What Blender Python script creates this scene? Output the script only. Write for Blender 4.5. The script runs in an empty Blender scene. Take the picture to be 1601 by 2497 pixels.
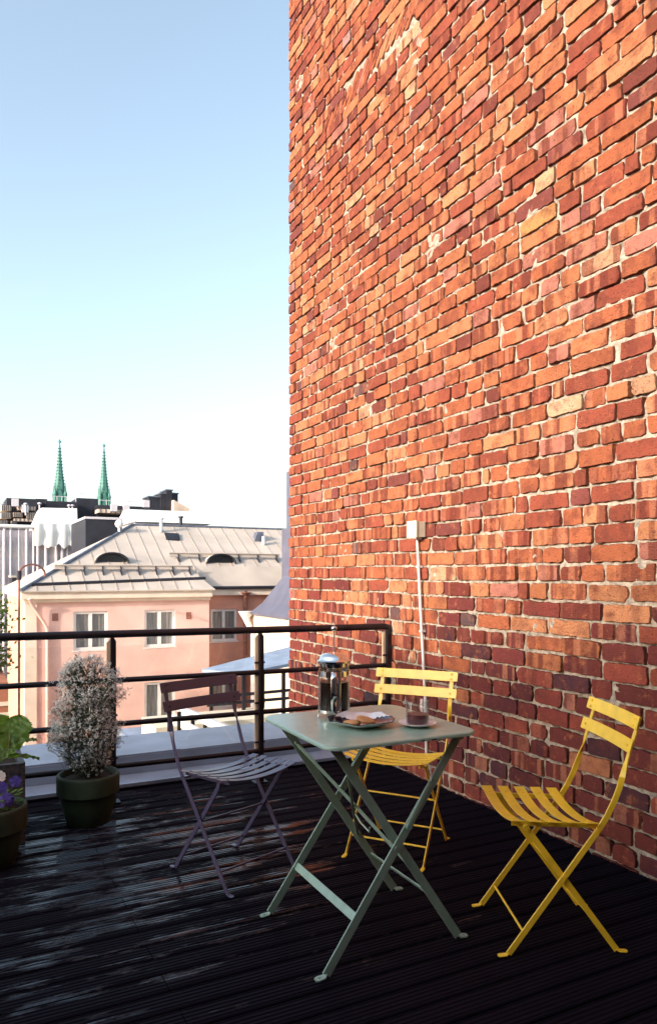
import bpy, math, random
from mathutils import Vector, Matrix, noise
R_ = math.radians
random.seed(7)
scene = bpy.context.scene
C = scene.collection

# ------------------------------------------------------------------ camera
CAM_H, YAW = 1.2765, 0.4735
F_PX, CY = 1783.0, 1399.0
cd = bpy.data.cameras.new('camera'); cam = bpy.data.objects.new('camera', cd); C.objects.link(cam)
cam.location = (0, 0, CAM_H); cam.rotation_euler = (R_(90), 0, -YAW)
cd.sensor_fit = 'VERTICAL'; cd.sensor_height = 36.0
cd.lens = F_PX / 2497 * 36; cd.shift_y = (CY - 1248.5) / 2497
cd.clip_start = 0.05; cd.clip_end = 2000
scene.camera = cam

# ------------------------------------------------------------------ light
SUN = Vector((-0.90, -0.25, 0.30)).normalized()      # direction towards the sun
elev = math.asin(SUN.z); azi = math.atan2(SUN.x, SUN.y)
w = bpy.data.worlds.new('World'); scene.world = w; w.use_nodes = True
nt = w.node_tree; nt.nodes.clear()
sky = nt.nodes.new('ShaderNodeTexSky'); sky.sky_type = 'NISHITA'; sky.sun_disc = False
sky.sun_elevation = elev; sky.sun_rotation = azi
sky.air_density = 1.0; sky.dust_density = 2.8; sky.ozone_density = 1.2
bg = nt.nodes.new('ShaderNodeBackground'); bg.inputs[1].default_value = 0.15
wo = nt.nodes.new('ShaderNodeOutputWorld')
hs = nt.nodes.new('ShaderNodeHueSaturation'); hs.inputs['Saturation'].default_value = 0.78; hs.inputs['Hue'].default_value = 0.488
nt.links.new(sky.outputs[0], hs.inputs['Color']); nt.links.new(hs.outputs[0], bg.inputs[0]); nt.links.new(bg.outputs[0], wo.inputs[0])
sd = bpy.data.lights.new('sun', 'SUN'); sd.energy = 2.0; sd.angle = R_(0.8); sd.color = (1.0, 0.88, 0.76)
so = bpy.data.objects.new('sun', sd); C.objects.link(so)
so.rotation_euler = SUN.to_track_quat('Z', 'Y').to_euler(); so.location = (-20, -5, 20)
scene.view_settings.view_transform = 'Standard'; scene.view_settings.look = 'None'
scene.view_settings.exposure = 1.52; scene.view_settings.gamma = 1.0
scene.cycles.max_bounces = 8; scene.cycles.transparent_max_bounces = 16
scene.cycles.caustics_reflective = False; scene.cycles.caustics_refractive = False

# ------------------------------------------------------------------ materials
def mat(name, col, rough=0.6, metal=0.0, var=0.12, scale=8.0, bump=0.0, bscale=60.0, spec=0.5, stretch=(1, 1, 1), coat=0.0, col2=None, cscale=None):
    m = bpy.data.materials.new(name); m.use_nodes = True
    n = m.node_tree.nodes; l = m.node_tree.links; b = n['Principled BSDF']
    b.inputs['Roughness'].default_value = rough; b.inputs['Metallic'].default_value = metal
    b.inputs['Specular IOR Level'].default_value = spec; b.inputs['Coat Weight'].default_value = coat
    tc = n.new('ShaderNodeTexCoord'); mp = n.new('ShaderNodeMapping'); mp.inputs['Scale'].default_value = stretch
    l.new(tc.outputs['Object'], mp.inputs[0])
    nz = n.new('ShaderNodeTexNoise'); nz.inputs['Scale'].default_value = cscale or scale; nz.inputs['Detail'].default_value = 6
    l.new(mp.outputs[0], nz.inputs[0])
    mx = n.new('ShaderNodeMix'); mx.data_type = 'RGBA'
    c2 = col2 or tuple(max(0, c * (1 - 2.2 * var)) for c in col)
    c1 = col if col2 else tuple(min(1, c * (1 + var)) for c in col)
    mx.inputs[6].default_value = (*c1, 1); mx.inputs[7].default_value = (*c2, 1)
    rp = n.new('ShaderNodeMapRange'); rp.inputs[1].default_value = 0.3; rp.inputs[2].default_value = 0.7
    l.new(nz.outputs[0], rp.inputs[0]); l.new(rp.outputs[0], mx.inputs[0]); l.new(mx.outputs[2], b.inputs['Base Color'])
    if bump:
        n2 = n.new('ShaderNodeTexNoise'); n2.inputs['Scale'].default_value = bscale; n2.inputs['Detail'].default_value = 8
        l.new(mp.outputs[0], n2.inputs[0])
        bp = n.new('ShaderNodeBump'); bp.inputs['Strength'].default_value = 0.6; bp.inputs['Distance'].default_value = bump
        l.new(n2.outputs[0], bp.inputs['Height']); l.new(bp.outputs[0], b.inputs['Normal'])
    return m

def brick_mat():
    m = bpy.data.materials.new('old_brick'); m.use_nodes = True
    n = m.node_tree.nodes; l = m.node_tree.links; b = n['Principled BSDF']
    at = n.new('ShaderNodeAttribute'); at.attribute_name = 'brick_colour'
    ar = n.new('ShaderNodeAttribute'); ar.attribute_name = 'brick_rnd'
    tc = n.new('ShaderNodeTexCoord')
    sp = n.new('ShaderNodeSeparateColor'); l.new(ar.outputs['Color'], sp.inputs[0])
    off = n.new('ShaderNodeVectorMath'); off.operation = 'MULTIPLY_ADD'
    l.new(ar.outputs['Color'], off.inputs[0]); off.inputs[1].default_value = (37, 53, 71); l.new(tc.outputs['Object'], off.inputs[2])
    def nz(sx, sy, sz, sc, det=5, rough=0.6, vec=None):
        mp = n.new('ShaderNodeMapping'); mp.inputs['Scale'].default_value = (sx, sy, sz); l.new((vec or off).outputs[0], mp.inputs[0])
        t = n.new('ShaderNodeTexNoise'); t.inputs['Scale'].default_value = sc; t.inputs['Detail'].default_value = det
        t.inputs['Roughness'].default_value = rough; l.new(mp.outputs[0], t.inputs[0]); return t
    def rng(src, a, b_, c=0.0, d=1.0):
        r = n.new('ShaderNodeMapRange'); r.inputs[1].default_value = a; r.inputs[2].default_value = b_
        r.inputs[3].default_value = c; r.inputs[4].default_value = d; l.new(src, r.inputs[0]); return r.outputs[0]
    def mul(a, b_):
        t = n.new('ShaderNodeMath'); t.operation = 'MULTIPLY'; l.new(a, t.inputs[0])
        if isinstance(b_, float): t.inputs[1].default_value = b_
        else: l.new(b_, t.inputs[1])
        return t.outputs[0]
    def mix(fac, a, col, mode='MIX'):
        t = n.new('ShaderNodeMix'); t.data_type = 'RGBA'; t.blend_type = mode; l.new(fac, t.inputs[0]); l.new(a, t.inputs[6])
        t.inputs[7].default_value = (*col, 1); return t.outputs[2]
    stripes = nz(1, 1, 0.03, 16, 1, 0.3)                      # kiln-stacking bands across a brick
    sfac = mul(rng(stripes.outputs[0], 0.50, 0.57), rng(sp.outputs[1], 0.45, 0.6, 0.0, 0.8))
    c = mix(sfac, at.outputs['Color'], (0.17, 0.035, 0.022))
    stripe2 = nz(1, 1, 0.03, 21, 0, 0.3)
    c = mix(mul(rng(stripe2.outputs[0], 0.55, 0.62), rng(sp.outputs[1], 0.5, 0.7, 0.0, 0.5)), c, (0.62, 0.24, 0.13))
    blotch = nz(1, 1, 1, 11, 8, 0.65)
    c = mix(mul(rng(blotch.outputs[0], 0.47, 0.68), 0.8), c, (0.16, 0.042, 0.028))
    blotch2 = nz(1, 1, 1, 17, 8, 0.7)
    c = mix(mul(rng(blotch2.outputs[0], 0.56, 0.75), 0.7), c, (0.62, 0.22, 0.09))
    pits = nz(1, 1, 1, 95, 3, 0.6)
    c = mix(rng(pits.outputs[0], 0.60, 0.68, 0.0, 0.75), c, (0.07, 0.02, 0.015))
    l.new(c, b.inputs['Base Color']); b.inputs['Roughness'].default_value = 0.9
    b.inputs['Specular IOR Level'].default_value = 0.25
    comb = nz(1, 1, 6, 55, 2, 0.5)
    fine = nz(1, 1, 1, 60, 8, 0.72)
    ad = n.new('ShaderNodeMath'); ad.operation = 'ADD'; l.new(fine.outputs[0], ad.inputs[0]); l.new(mul(comb.outputs[0], 0.6), ad.inputs[1])
    bp = n.new('ShaderNodeBump'); bp.inputs['Strength'].default_value = 1.0; bp.inputs['Distance'].default_value = 0.010
    l.new(ad.outputs[0], bp.inputs['Height']); l.new(bp.outputs[0], b.inputs['Normal'])
    return m

def deck_mat():
    m = bpy.data.materials.new('wet_black_decking'); m.use_nodes = True
    n = m.node_tree.nodes; l = m.node_tree.links; b = n['Principled BSDF']
    tc = n.new('ShaderNodeTexCoord')
    mp = n.new('ShaderNodeMapping'); mp.inputs['Scale'].default_value = (2.2, 40, 20); l.new(tc.outputs['Object'], mp.inputs[0])
    g = n.new('ShaderNodeTexNoise'); g.inputs['Scale'].default_value = 1.6; g.inputs['Detail'].default_value = 7; l.new(mp.outputs[0], g.inputs[0])
    mp2 = n.new('ShaderNodeMapping'); mp2.inputs['Scale'].default_value = (1.0, 5.5, 1); l.new(tc.outputs['Object'], mp2.inputs[0])
    wz = n.new('ShaderNodeTexNoise'); wz.inputs['Scale'].default_value = 1.7; wz.inputs['Detail'].default_value = 9; wz.inputs['Roughness'].default_value = 0.72
    l.new(mp2.outputs[0], wz.inputs[0])
    sub = n.new('ShaderNodeVectorMath'); sub.operation = 'DISTANCE'; sub.inputs[1].default_value = (0.68, 3.35, 0); l.new(tc.outputs['Object'], sub.inputs[0])
    fa = n.new('ShaderNodeMapRange'); fa.inputs[1].default_value = 0.45; fa.inputs[2].default_value = 1.9; fa.inputs[3].default_value = 0.055; fa.inputs[4].default_value = -0.16; l.new(sub.outputs['Value'], fa.inputs[0])
    ad = n.new('ShaderNodeMath'); ad.operation = 'ADD'; l.new(wz.outputs[0], ad.inputs[0]); l.new(fa.outputs[0], ad.inputs[1])
    wr = n.new('ShaderNodeMapRange'); wr.inputs[1].default_value = 0.52; wr.inputs[2].default_value = 0.60; l.new(ad.outputs[0], wr.inputs[0])
    mx = n.new('ShaderNodeMix'); mx.data_type = 'RGBA'; mx.inputs[6].default_value = (0.003, 0.003, 0.006, 1); mx.inputs[7].default_value = (0.009, 0.008, 0.014, 1)
    l.new(g.outputs[0], mx.inputs[0]); l.new(mx.outputs[2], b.inputs['Base Color'])
    rr = n.new('ShaderNodeMapRange'); rr.inputs[3].default_value = 0.55; rr.inputs[4].default_value = 0.075; l.new(wr.outputs[0], rr.inputs[0])
    l.new(rr.outputs[0], b.inputs['Roughness'])
    ss = n.new('ShaderNodeMapRange'); ss.inputs[3].default_value = 0.05; ss.inputs[4].default_value = 1.0; l.new(wr.outputs[0], ss.inputs[0])
    l.new(ss.outputs[0], b.inputs['Specular IOR Level'])
    bp = n.new('ShaderNodeBump'); bp.inputs['Strength'].default_value = 0.22; bp.inputs['Distance'].default_value = 0.002
    l.new(g.outputs[0], bp.inputs['Height']); l.new(bp.outputs[0], b.inputs['Normal'])
    return m

def glass_mat(name, tint=(1, 1, 1), refl=1.0):
    m = bpy.data.materials.new(name); m.use_nodes = True
    n = m.node_tree.nodes; l = m.node_tree.links; n.clear()
    o = n.new('ShaderNodeOutputMaterial'); t = n.new('ShaderNodeBsdfTransparent'); t.inputs[0].default_value = (*tint, 1)
    g = n.new('ShaderNodeBsdfGlossy'); g.inputs['Roughness'].default_value = 0.02
    fr = n.new('ShaderNodeLayerWeight'); fr.inputs[0].default_value = 0.5
    pw = n.new('ShaderNodeMath'); pw.operation = 'POWER'; pw.inputs[1].default_value = 4.0; l.new(fr.outputs[1], pw.inputs[0])
    mu = n.new('ShaderNodeMath'); mu.operation = 'MULTIPLY_ADD'; mu.inputs[1].default_value = 0.75 * refl; mu.inputs[2].default_value = 0.035 * refl; l.new(pw.outputs[0], mu.inputs[0])
    mx = n.new('ShaderNodeMixShader'); l.new(mu.outputs[0], mx.inputs[0]); l.new(t.outputs[0], mx.inputs[1]); l.new(g.outputs[0], mx.inputs[2])
    l.new(mx.outputs[0], o.inputs[0]); return m

def sheet_mat(name, col, alpha):                        # translucent scaffold sheeting
    m = mat(name, col, 0.5, var=0.18, scale=0.5)
    m.node_tree.nodes['Principled BSDF'].inputs['Alpha'].default_value = alpha
    return m

def leaf_mat(name, a, b_, trans=0.3, scale=30, rough=0.45):
    m = mat(name, a, rough, col2=b_, scale=scale, bump=0.001, bscale=80)
    m.node_tree.nodes['Principled BSDF'].inputs['Subsurface Weight'].default_value = 0.0
    n = m.node_tree.nodes; l = m.node_tree.links; b = n['Principled BSDF']; o = n['Material Output']
    tr = n.new('ShaderNodeBsdfTranslucent'); tr.inputs[0].default_value = (*[min(1, c * 2.0) for c in a], 1)
    mx = n.new('ShaderNodeMixShader'); mx.inputs[0].default_value = trans
    l.new(b.outputs[0], mx.inputs[1]); l.new(tr.outputs[0], mx.inputs[2]); l.new(mx.outputs[0], o.inputs[0])
    return m

M = {}
M['brick'] = brick_mat()
M['mortar'] = mat('mortar', (0.45, 0.375, 0.295), 0.95, var=0.24, scale=40, bump=0.014, bscale=75, spec=0.1)
M['deck'] = deck_mat()
M['rail'] = mat('dark_rail_paint', (0.011, 0.009, 0.014), 0.38, var=0.3, scale=14, bump=0.0012, bscale=60)
M['strip'] = mat('tan_post_edge', (0.72, 0.50, 0.33), 0.5, var=0.12, scale=12)
M['glass'] = glass_mat('clear_glass', (0.985, 0.99, 0.985))
M['cupglass'] = glass_mat('cup_glass', (0.93, 0.93, 0.93), 1.7)
M['pressglass'] = glass_mat('press_glass', (0.97, 0.97, 0.96), 0.6)
M['yellow'] = mat('yellow_paint', (0.90, 0.58, 0.035), 0.33, spec=0.7, var=0.06, scale=22, bump=0.0002, bscale=300)
M['plum'] = mat('plum_paint', (0.055, 0.048, 0.105), 0.30, spec=0.8, var=0.06, scale=5, bump=0.0002, bscale=300)
M['green'] = mat('sage_paint', (0.27, 0.40, 0.33), 0.28, spec=0.8, var=0.07, scale=22, bump=0.0002, bscale=300)
M['zinc'] = mat('blue_grey_sheet_metal', (0.30, 0.37, 0.49), 0.5, metal=0.0, var=0.12, scale=3, bump=0.002, bscale=14)
M['zinc_dark'] = mat('dark_sheet_metal', (0.13, 0.15, 0.20), 0.5, metal=0.2, var=0.2, scale=4)
M['chrome'] = mat('chrome', (0.82, 0.81, 0.79), 0.07, metal=1.0, var=0.02)
M['steel'] = mat('rivet_steel', (0.5, 0.5, 0.5), 0.3, metal=1.0, var=0.05)
M['coffee'] = mat('black_coffee', (0.012, 0.004, 0.002), 0.3, var=0.1, spec=0.15)
M['coffee_red'] = mat('red_brown_coffee', (0.15, 0.012, 0.010), 0.3, var=0.1, spec=0.15)
M['black'] = mat('black_plastic', (0.012, 0.012, 0.014), 0.35, var=0.1)
M['porcelain'] = mat('white_porcelain', (0.74, 0.76, 0.80), 0.18, var=0.04, coat=0.3)
M['glaze'] = mat('dark_blue_glaze', (0.012, 0.012, 0.030), 0.16, var=0.3, scale=30, coat=0.1)
M['biscuit'] = mat('biscuit', (0.62, 0.33, 0.14), 0.85, col2=(0.42, 0.19, 0.07), scale=40, bump=0.004, bscale=90)
M['pot'] = mat('olive_green_pot', (0.026, 0.046, 0.022), 0.65, var=0.2, scale=12, bump=0.0015, bscale=80)
M['soil'] = mat('dark_soil', (0.018, 0.012, 0.009), 0.95, col2=(0.05, 0.035, 0.025), scale=60, bump=0.012, bscale=90)
M['granite'] = mat('speckled_granite', (0.010, 0.010, 0.016), 0.5, col2=(0.13, 0.125, 0.15), scale=38, bump=0.002, bscale=90)
M['leaf'] = leaf_mat('small_leaf', (0.020, 0.038, 0.014), (0.010, 0.020, 0.008), 0.15)
M['stem'] = mat('green_stem', (0.040, 0.060, 0.020), 0.6, var=0.3)
M['petal'] = leaf_mat('white_petal', (0.88, 0.90, 0.86), (0.82, 0.86, 0.82), 0.3)
M['rhubarb'] = leaf_mat('rhubarb_leaf', (0.14, 0.24, 0.025), (0.055, 0.13, 0.015), 0.45, 14)
M['rstem'] = mat('rhubarb_stalk', (0.16, 0.17, 0.05), 0.4, var=0.3)
M['violet'] = leaf_mat('violet_petal', (0.13, 0.09, 0.42), (0.05, 0.03, 0.22), 0.2)
M['cream_plastic'] = mat('cream_plastic', (0.72, 0.66, 0.50), 0.45, var=0.06, scale=10)
M['white_pipe'] = mat('white_conduit', (0.74, 0.70, 0.66), 0.45, var=0.08, scale=10)
M['pink'] = mat('pink_render', (0.80, 0.52, 0.45), 0.9, var=0.07, scale=0.9, bump=0.01, bscale=9)
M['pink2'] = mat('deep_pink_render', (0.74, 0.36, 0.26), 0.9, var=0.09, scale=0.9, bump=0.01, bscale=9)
M['cream'] = mat('cream_render', (0.80, 0.67, 0.50), 0.9, var=0.05, scale=1)
M['cornice'] = mat('cornice_cream', (0.78, 0.66, 0.54), 0.8, var=0.05, scale=2)
M['roof'] = mat('beige_metal_roof', (0.52, 0.45, 0.385), 0.6, var=0.08, scale=0.8, bump=0.01, bscale=3)
M['seam'] = mat('roof_seam', (0.44, 0.36, 0.30), 0.6, var=0.1)
M['dark'] = mat('dark_roof_metal', (0.016, 0.017, 0.028), 0.6, var=0.25, scale=1.2)
M['beige'] = mat('beige_wall', (0.62, 0.50, 0.40), 0.9, var=0.1, scale=0.7)
M['white'] = mat('white_paint', (0.80, 0.78, 0.76), 0.5, var=0.04, scale=3)
M['curtain'] = mat('grey_curtain', (0.50, 0.47, 0.43), 0.85, var=0.18, scale=9, stretch=(1, 1, 0.08))
M['pane'] = glass_mat('window_glass', (0.88, 0.89, 0.90), 0.8)
M['copper'] = mat('green_copper', (0.085, 0.25, 0.20), 0.7, col2=(0.035, 0.13, 0.11), scale=0.5, bump=0.05, bscale=2)
M['sheet'] = sheet_mat('white_sheeting', (0.80, 0.78, 0.80), 0.55)
M['tarp'] = mat('white_tarpaulin', (0.78, 0.79, 0.76), 0.6, var=0.05, scale=0.6)
M['mauve'] = mat('mauve_wall', (0.38, 0.33, 0.40), 0.9, col2=(0.46, 0.36, 0.36), scale=0.4)
M['pole'] = mat('pale_pole', (0.60, 0.57, 0.61), 0.5, var=0.05)
M['lilac'] = mat('lilac_grey_metal', (0.115, 0.12, 0.17), 0.55, metal=0.1, var=0.1, scale=1.5)
M['ground'] = mat('street', (0.12, 0.11, 0.11), 0.9, var=0.2, scale=0.3)
M['tree'] = leaf_mat('tree_leaf', (0.10, 0.15, 0.02), (0.04, 0.075, 0.012), 0.3, 1.0)
M['bark'] = mat('bark', (0.09, 0.06, 0.04), 0.9, var=0.3, scale=8)
M['redwall'] = mat('red_brick_far', (0.45, 0.16, 0.09), 0.9, var=0.12, scale=2)
M['rust'] = mat('red_brown_downpipe', (0.32, 0.13, 0.09), 0.5, var=0.15)

# ------------------------------------------------------------------ mesh helpers
class MB:
    def __init__(s): s.v = []; s.f = []; s.m = []
    def add(s, vs, fs, mi=0):
        o = len(s.v); s.v += [tuple(p) for p in vs]; s.f += [tuple(i + o for i in f) for f in fs]; s.m += [mi] * len(fs)
    def box(s, x0, x1, y0, y1, z0, z1, mi=0):
        s.add([(x0, y0, z0), (x1, y0, z0), (x1, y1, z0), (x0, y1, z0), (x0, y0, z1), (x1, y0, z1), (x1, y1, z1), (x0, y1, z1)],
              [(0, 3, 2, 1), (4, 5, 6, 7), (0, 1, 5, 4), (1, 2, 6, 5), (2, 3, 7, 6), (3, 0, 4, 7)], mi)
    def hexa(s, low, high, mi=0):                        # two quads given as 4 points each
        s.add(list(low) + list(high), [(0, 3, 2, 1), (4, 5, 6, 7), (0, 1, 5, 4), (1, 2, 6, 5), (2, 3, 7, 6), (3, 0, 4, 7)], mi)
    def prism(s, poly, vec, mi=0):
        n = len(poly); v = Vector(vec)
        s.add([Vector(p) for p in poly] + [Vector(p) + v for p in poly],
              [tuple(range(n - 1, -1, -1)), tuple(range(n, 2 * n))] + [(i, (i + 1) % n, n + (i + 1) % n, n + i) for i in range(n)], mi)
    def tube(s, pts, r, n=10, cap=True, mi=0):
        pts = [Vector(p) for p in pts]; rs = r if isinstance(r, (list, tuple)) else [r] * len(pts)
        vs = []; up = None
        for i, p in enumerate(pts):
            t = (pts[min(i + 1, len(pts) - 1)] - pts[max(i - 1, 0)]).normalized()
            if up is None:
                up = Vector((0, 0, 1)) if abs(t.z) < 0.9 else Vector((1, 0, 0))
            a = t.cross(up).normalized(); b = a.cross(t).normalized(); up = b
            vs += [p + (a * math.cos(2 * math.pi * k / n) + b * math.sin(2 * math.pi * k / n)) * rs[i] for k in range(n)]
        fs = [(i * n + k, i * n + (k + 1) % n, (i + 1) * n + (k + 1) % n, (i + 1) * n + k) for i in range(len(pts) - 1) for k in range(n)]
        if cap: fs += [tuple(range(n - 1, -1, -1)), tuple(range((len(pts) - 1) * n, len(pts) * n))]
        s.add(vs, fs, mi)
    def strip(s, pts, wd, wid, th, mi=0):                # flat bar; wd = width direction(s)
        pts = [Vector(p) for p in pts]; vs = []
        if not isinstance(wd, list): wd = [wd] * len(pts)
        for i, p in enumerate(pts):
            t = (pts[min(i + 1, len(pts) - 1)] - pts[max(i - 1, 0)]).normalized()
            a = Vector(wd[i]); a = (a - t * a.dot(t)).normalized(); b = t.cross(a).normalized()
            ww = (wid[i] if isinstance(wid, list) else wid) / 2; c = min(th * 0.3, 0.001); h = th / 2
            for (u, q) in [(-ww + c, -h), (ww - c, -h), (ww, -h + c), (ww, h - c), (ww - c, h), (-ww + c, h), (-ww, h - c), (-ww, -h + c)]:
                vs.append(p + a * u + b * q)
        n = 8
        fs = [(i * n + k, i * n + (k + 1) % n, (i + 1) * n + (k + 1) % n, (i + 1) * n + k) for i in range(len(pts) - 1) for k in range(n)]
        fs += [tuple(range(n - 1, -1, -1)), tuple(range((len(pts) - 1) * n, len(pts) * n))]
        s.add(vs, fs, mi)
    def lathe(s, prof, n=40, c=(0, 0), mi=0, closed=False, wob=None):
        vs = []
        for (r, z) in prof:
            for k in range(n):
                a = 2 * math.pi * k / n; rr = r * (wob(a) if wob else 1)
                vs.append((c[0] + rr * math.cos(a), c[1] + rr * math.sin(a), z))
        fs = [(i * n + k, i * n + (k + 1) % n, (i + 1) * n + (k + 1) % n, (i + 1) * n + k) for i in range(len(prof) - 1) for k in range(n)]
        if prof[0][0] > 1e-5 and closed: fs.append(tuple(range(n - 1, -1, -1)))
        if prof[-1][0] > 1e-5 and closed: fs.append(tuple(range((len(prof) - 1) * n, len(prof) * n)))
        s.add(vs, fs, mi)
    def ball(s, c, r, n=10, mi=0, sz=1.0):
        prof = [(max(1e-4, r * math.sin(math.pi * i / n)), c[2] - r * sz * math.cos(math.pi * i / n)) for i in range(n + 1)]
        s.lathe(prof, 2 * n, (c[0], c[1]), mi)
    def quad(s, a, b, c, d, mi=0): s.add([a, b, c, d], [(0, 1, 2, 3)], mi)
    def build(s, name, mats, parent=None, smooth=False, angle=35, world=False):
        if not isinstance(mats, list): mats = [mats]
        off = parent.location if (parent is not None and world) else Vector((0, 0, 0))
        vs = [tuple(Vector(p) - off) for p in s.v] if world and parent is not None else s.v
        me = bpy.data.meshes.new(name); me.from_pydata(vs, [], s.f)
        for mm in mats: me.materials.append(mm)
        if len(mats) > 1: me.polygons.foreach_set('material_index', s.m)
        me.update()
        if smooth:
            me.shade_smooth()
            try: me.set_sharp_from_angle(angle=R_(angle))
            except Exception: pass
        o = bpy.data.objects.new(name, me); C.objects.link(o)
        if parent is not None: o.parent = parent
        return o

def tag(o, label, cat, group=None):
    o['label'] = label; o['category'] = cat
    if group: o['group'] = group
    return o
def thing(name, label, cat, loc=(0, 0, 0), rz=0.0, group=None):
    o = bpy.data.objects.new(name, None); C.objects.link(o); o.empty_display_size = 0.1
    o.location = loc; o.rotation_euler = (0, 0, rz); return tag(o, label, cat, group)
def struct(name, mb, m, smooth=False):
    o = mb.build(name, m, smooth=smooth); o['kind'] = 'structure'; return o
def copy_tree(o, parent=None):
    c = o.copy(); C.objects.link(c)
    if parent is not None: c.parent = parent
    for ch in list(o.children): copy_tree(ch, c)
    return c

WX, RY, EDGE_Y = 2.607, 4.178, 5.838
def at(u, v, y):                                         # a point at street-grid distance y seen at photo position (u, v)
    r = (u - 800.5) / F_PX; up = (CY - v) / F_PX; c, s = math.cos(YAW), math.sin(YAW)
    dx, dy = r * c + s, -r * s + c; t = y / dy
    return Vector((dx * t, y, CAM_H + up * t))


# ------------------------------------------------------------------ brick wall
def build_wall():
    wall = thing('brick_wall', 'tall old red brick wall with pale mortar beside the terrace', 'wall', (WX, EDGE_Y, -1.5))
    YN, Z0, Z1 = -1.2, -1.5, 7.6
    rnd = random.Random(11)
    V = []; Fc = []; col = []; rn = []
    def emit(y0, y1, z0, z1, colour, stripe, rot=None, prot=None):
        w_, h_ = y1 - y0, z1 - z0
        if w_ < 0.025: return
        nu = max(3, int(w_ / 0.019)); nv = 4
        prot = rnd.uniform(-0.002, 0.009) if prot is None else prot
        tilt = rnd.uniform(-0.003, 0.003); seed = rnd.uniform(0, 900)
        cc = [rnd.uniform(0.0, 0.004) if rnd.random() < 0.82 else rnd.uniform(0.005, 0.012) for _ in range(4)]
        cy_, cz_ = (y0 + y1) / 2, (z0 + z1) / 2
        ring = []
        for i in range(nu + 1): ring.append((i / nu, 0.0))
        for j in range(1, nv + 1): ring.append((1.0, j / nv))
        for i in range(nu - 1, -1, -1): ring.append((i / nu, 1.0))
        for j in range(nv - 1, 0, -1): ring.append((0.0, j / nv))
        def place(a, b, inset, depth, jit):
            yy = (a - 0.5) * (w_ - 2 * inset); zz = (b - 0.5) * (h_ - 2 * inset)
            q = Vector((a * w_ * 34 + seed, b * h_ * 34, 0))
            yy += jit * noise.noise(q); zz += jit * noise.noise(q + Vector((9, 9, 9)))
            for (ca, cb, k) in ((0, 0, 0), (1, 0, 1), (1, 1, 2), (0, 1, 3)):
                d = math.hypot((a - ca) * w_, (b - cb) * h_)
                if d < 0.02:
                    yy += (1 - 2 * ca) * cc[k] * (1 - d / 0.02) * 0.8; zz += (1 - 2 * cb) * cc[k] * (1 - d / 0.02) * 0.8
            dep = depth - (a - 0.5) * tilt
            if rot is not None:
                yy, zz = yy * math.cos(rot) - zz * math.sin(rot), yy * math.sin(rot) + zz * math.cos(rot)
            return (WX - prot + dep, cy_ + yy, cz_ + zz)
        o = len(V); n = len(ring)
        for (a, b) in ring: V.append(place(a, b, -0.0005, 0.032, 0.0062))
        for (a, b) in ring: V.append(place(a, b, 0.0, 0.0035, 0.0062))
        g0 = len(V)
        for j in range(nv + 1):
            for i in range(nu + 1):
                dd = 0.0030 * noise.noise(Vector((i * 0.9 + seed, j * 1.1, seed)))
                V.append(place(i / nu, j / nv, 0.0018, dd, 0.0062))
        gi = lambda a, b: g0 + round(b * nv) * (nu + 1) + round(a * nu)
        f0 = len(Fc)
        edge = tuple(q * 0.42 for q in colour)            # broken arrises, joint shadow put into the colour
        for k in range(n):
            k2 = (k + 1) % n
            Fc.append((o + k2, o + k, o + n + k, o + n + k2)); col.append(edge)
            Fc.append((o + n + k2, o + n + k, gi(*ring[k]), gi(*ring[k2]))); col.append(edge if rnd.random() < 0.75 else colour)
        for j in range(nv):
            for i in range(nu):
                a = g0 + j * (nu + 1) + i; Fc.append((a, a + nu + 1, a + nu + 2, a + 1))
        k = len(Fc) - f0
        col.extend([colour] * (nu * nv)); rn.extend([(rnd.random(), stripe, rnd.random())] * k)
    base = [((0.40, 0.118, 0.052), 30), ((0.47, 0.165, 0.072), 24), ((0.30, 0.072, 0.040), 22), ((0.19, 0.048, 0.034), 13), ((0.52, 0.215, 0.100), 11),
            ((0.42, 0.16, 0.115), 4), ((0.55, 0.30, 0.17), 1.8), ((0.12, 0.070, 0.068), 1.3), ((0.20, 0.055, 0.045), 3), ((0.36, 0.19, 0.17), 1.5), ((0.52, 0.33, 0.20), 0.25)]
    cols = [b[0] for b in base]; wts = [b[1] for b in base]
    special = [(3.51, 3.444, (0.58, 0.34, 0.19)), (2.774, 3.192, (0.60, 0.36, 0.20)), (4.695, 3.983, (0.56, 0.33, 0.18)), (2.731, 3.01, (0.52, 0.25, 0.09)), (2.4, 0.42, (0.45, 0.17, 0.08))]
    shade_tones = [((0.17, 0.036, 0.032), 30), ((0.22, 0.045, 0.034), 26), ((0.12, 0.028, 0.032), 22), ((0.29, 0.062, 0.040), 12), ((0.075, 0.026, 0.034), 12), ((0.045, 0.032, 0.045), 1.5)]  # maroon lower courses, the wall's shade put into their colour
    pitch = 0.0883; k = 0
    # wavy joints between courses
    def wave(kk, y):
        return 0.011 * noise.noise(Vector((y * 1.1, kk * 0.16, 3.3))) + 0.0045 * noise.noise(Vector((y * 5.0, kk * 1.7, 8.1)))
    z = Z0
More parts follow.
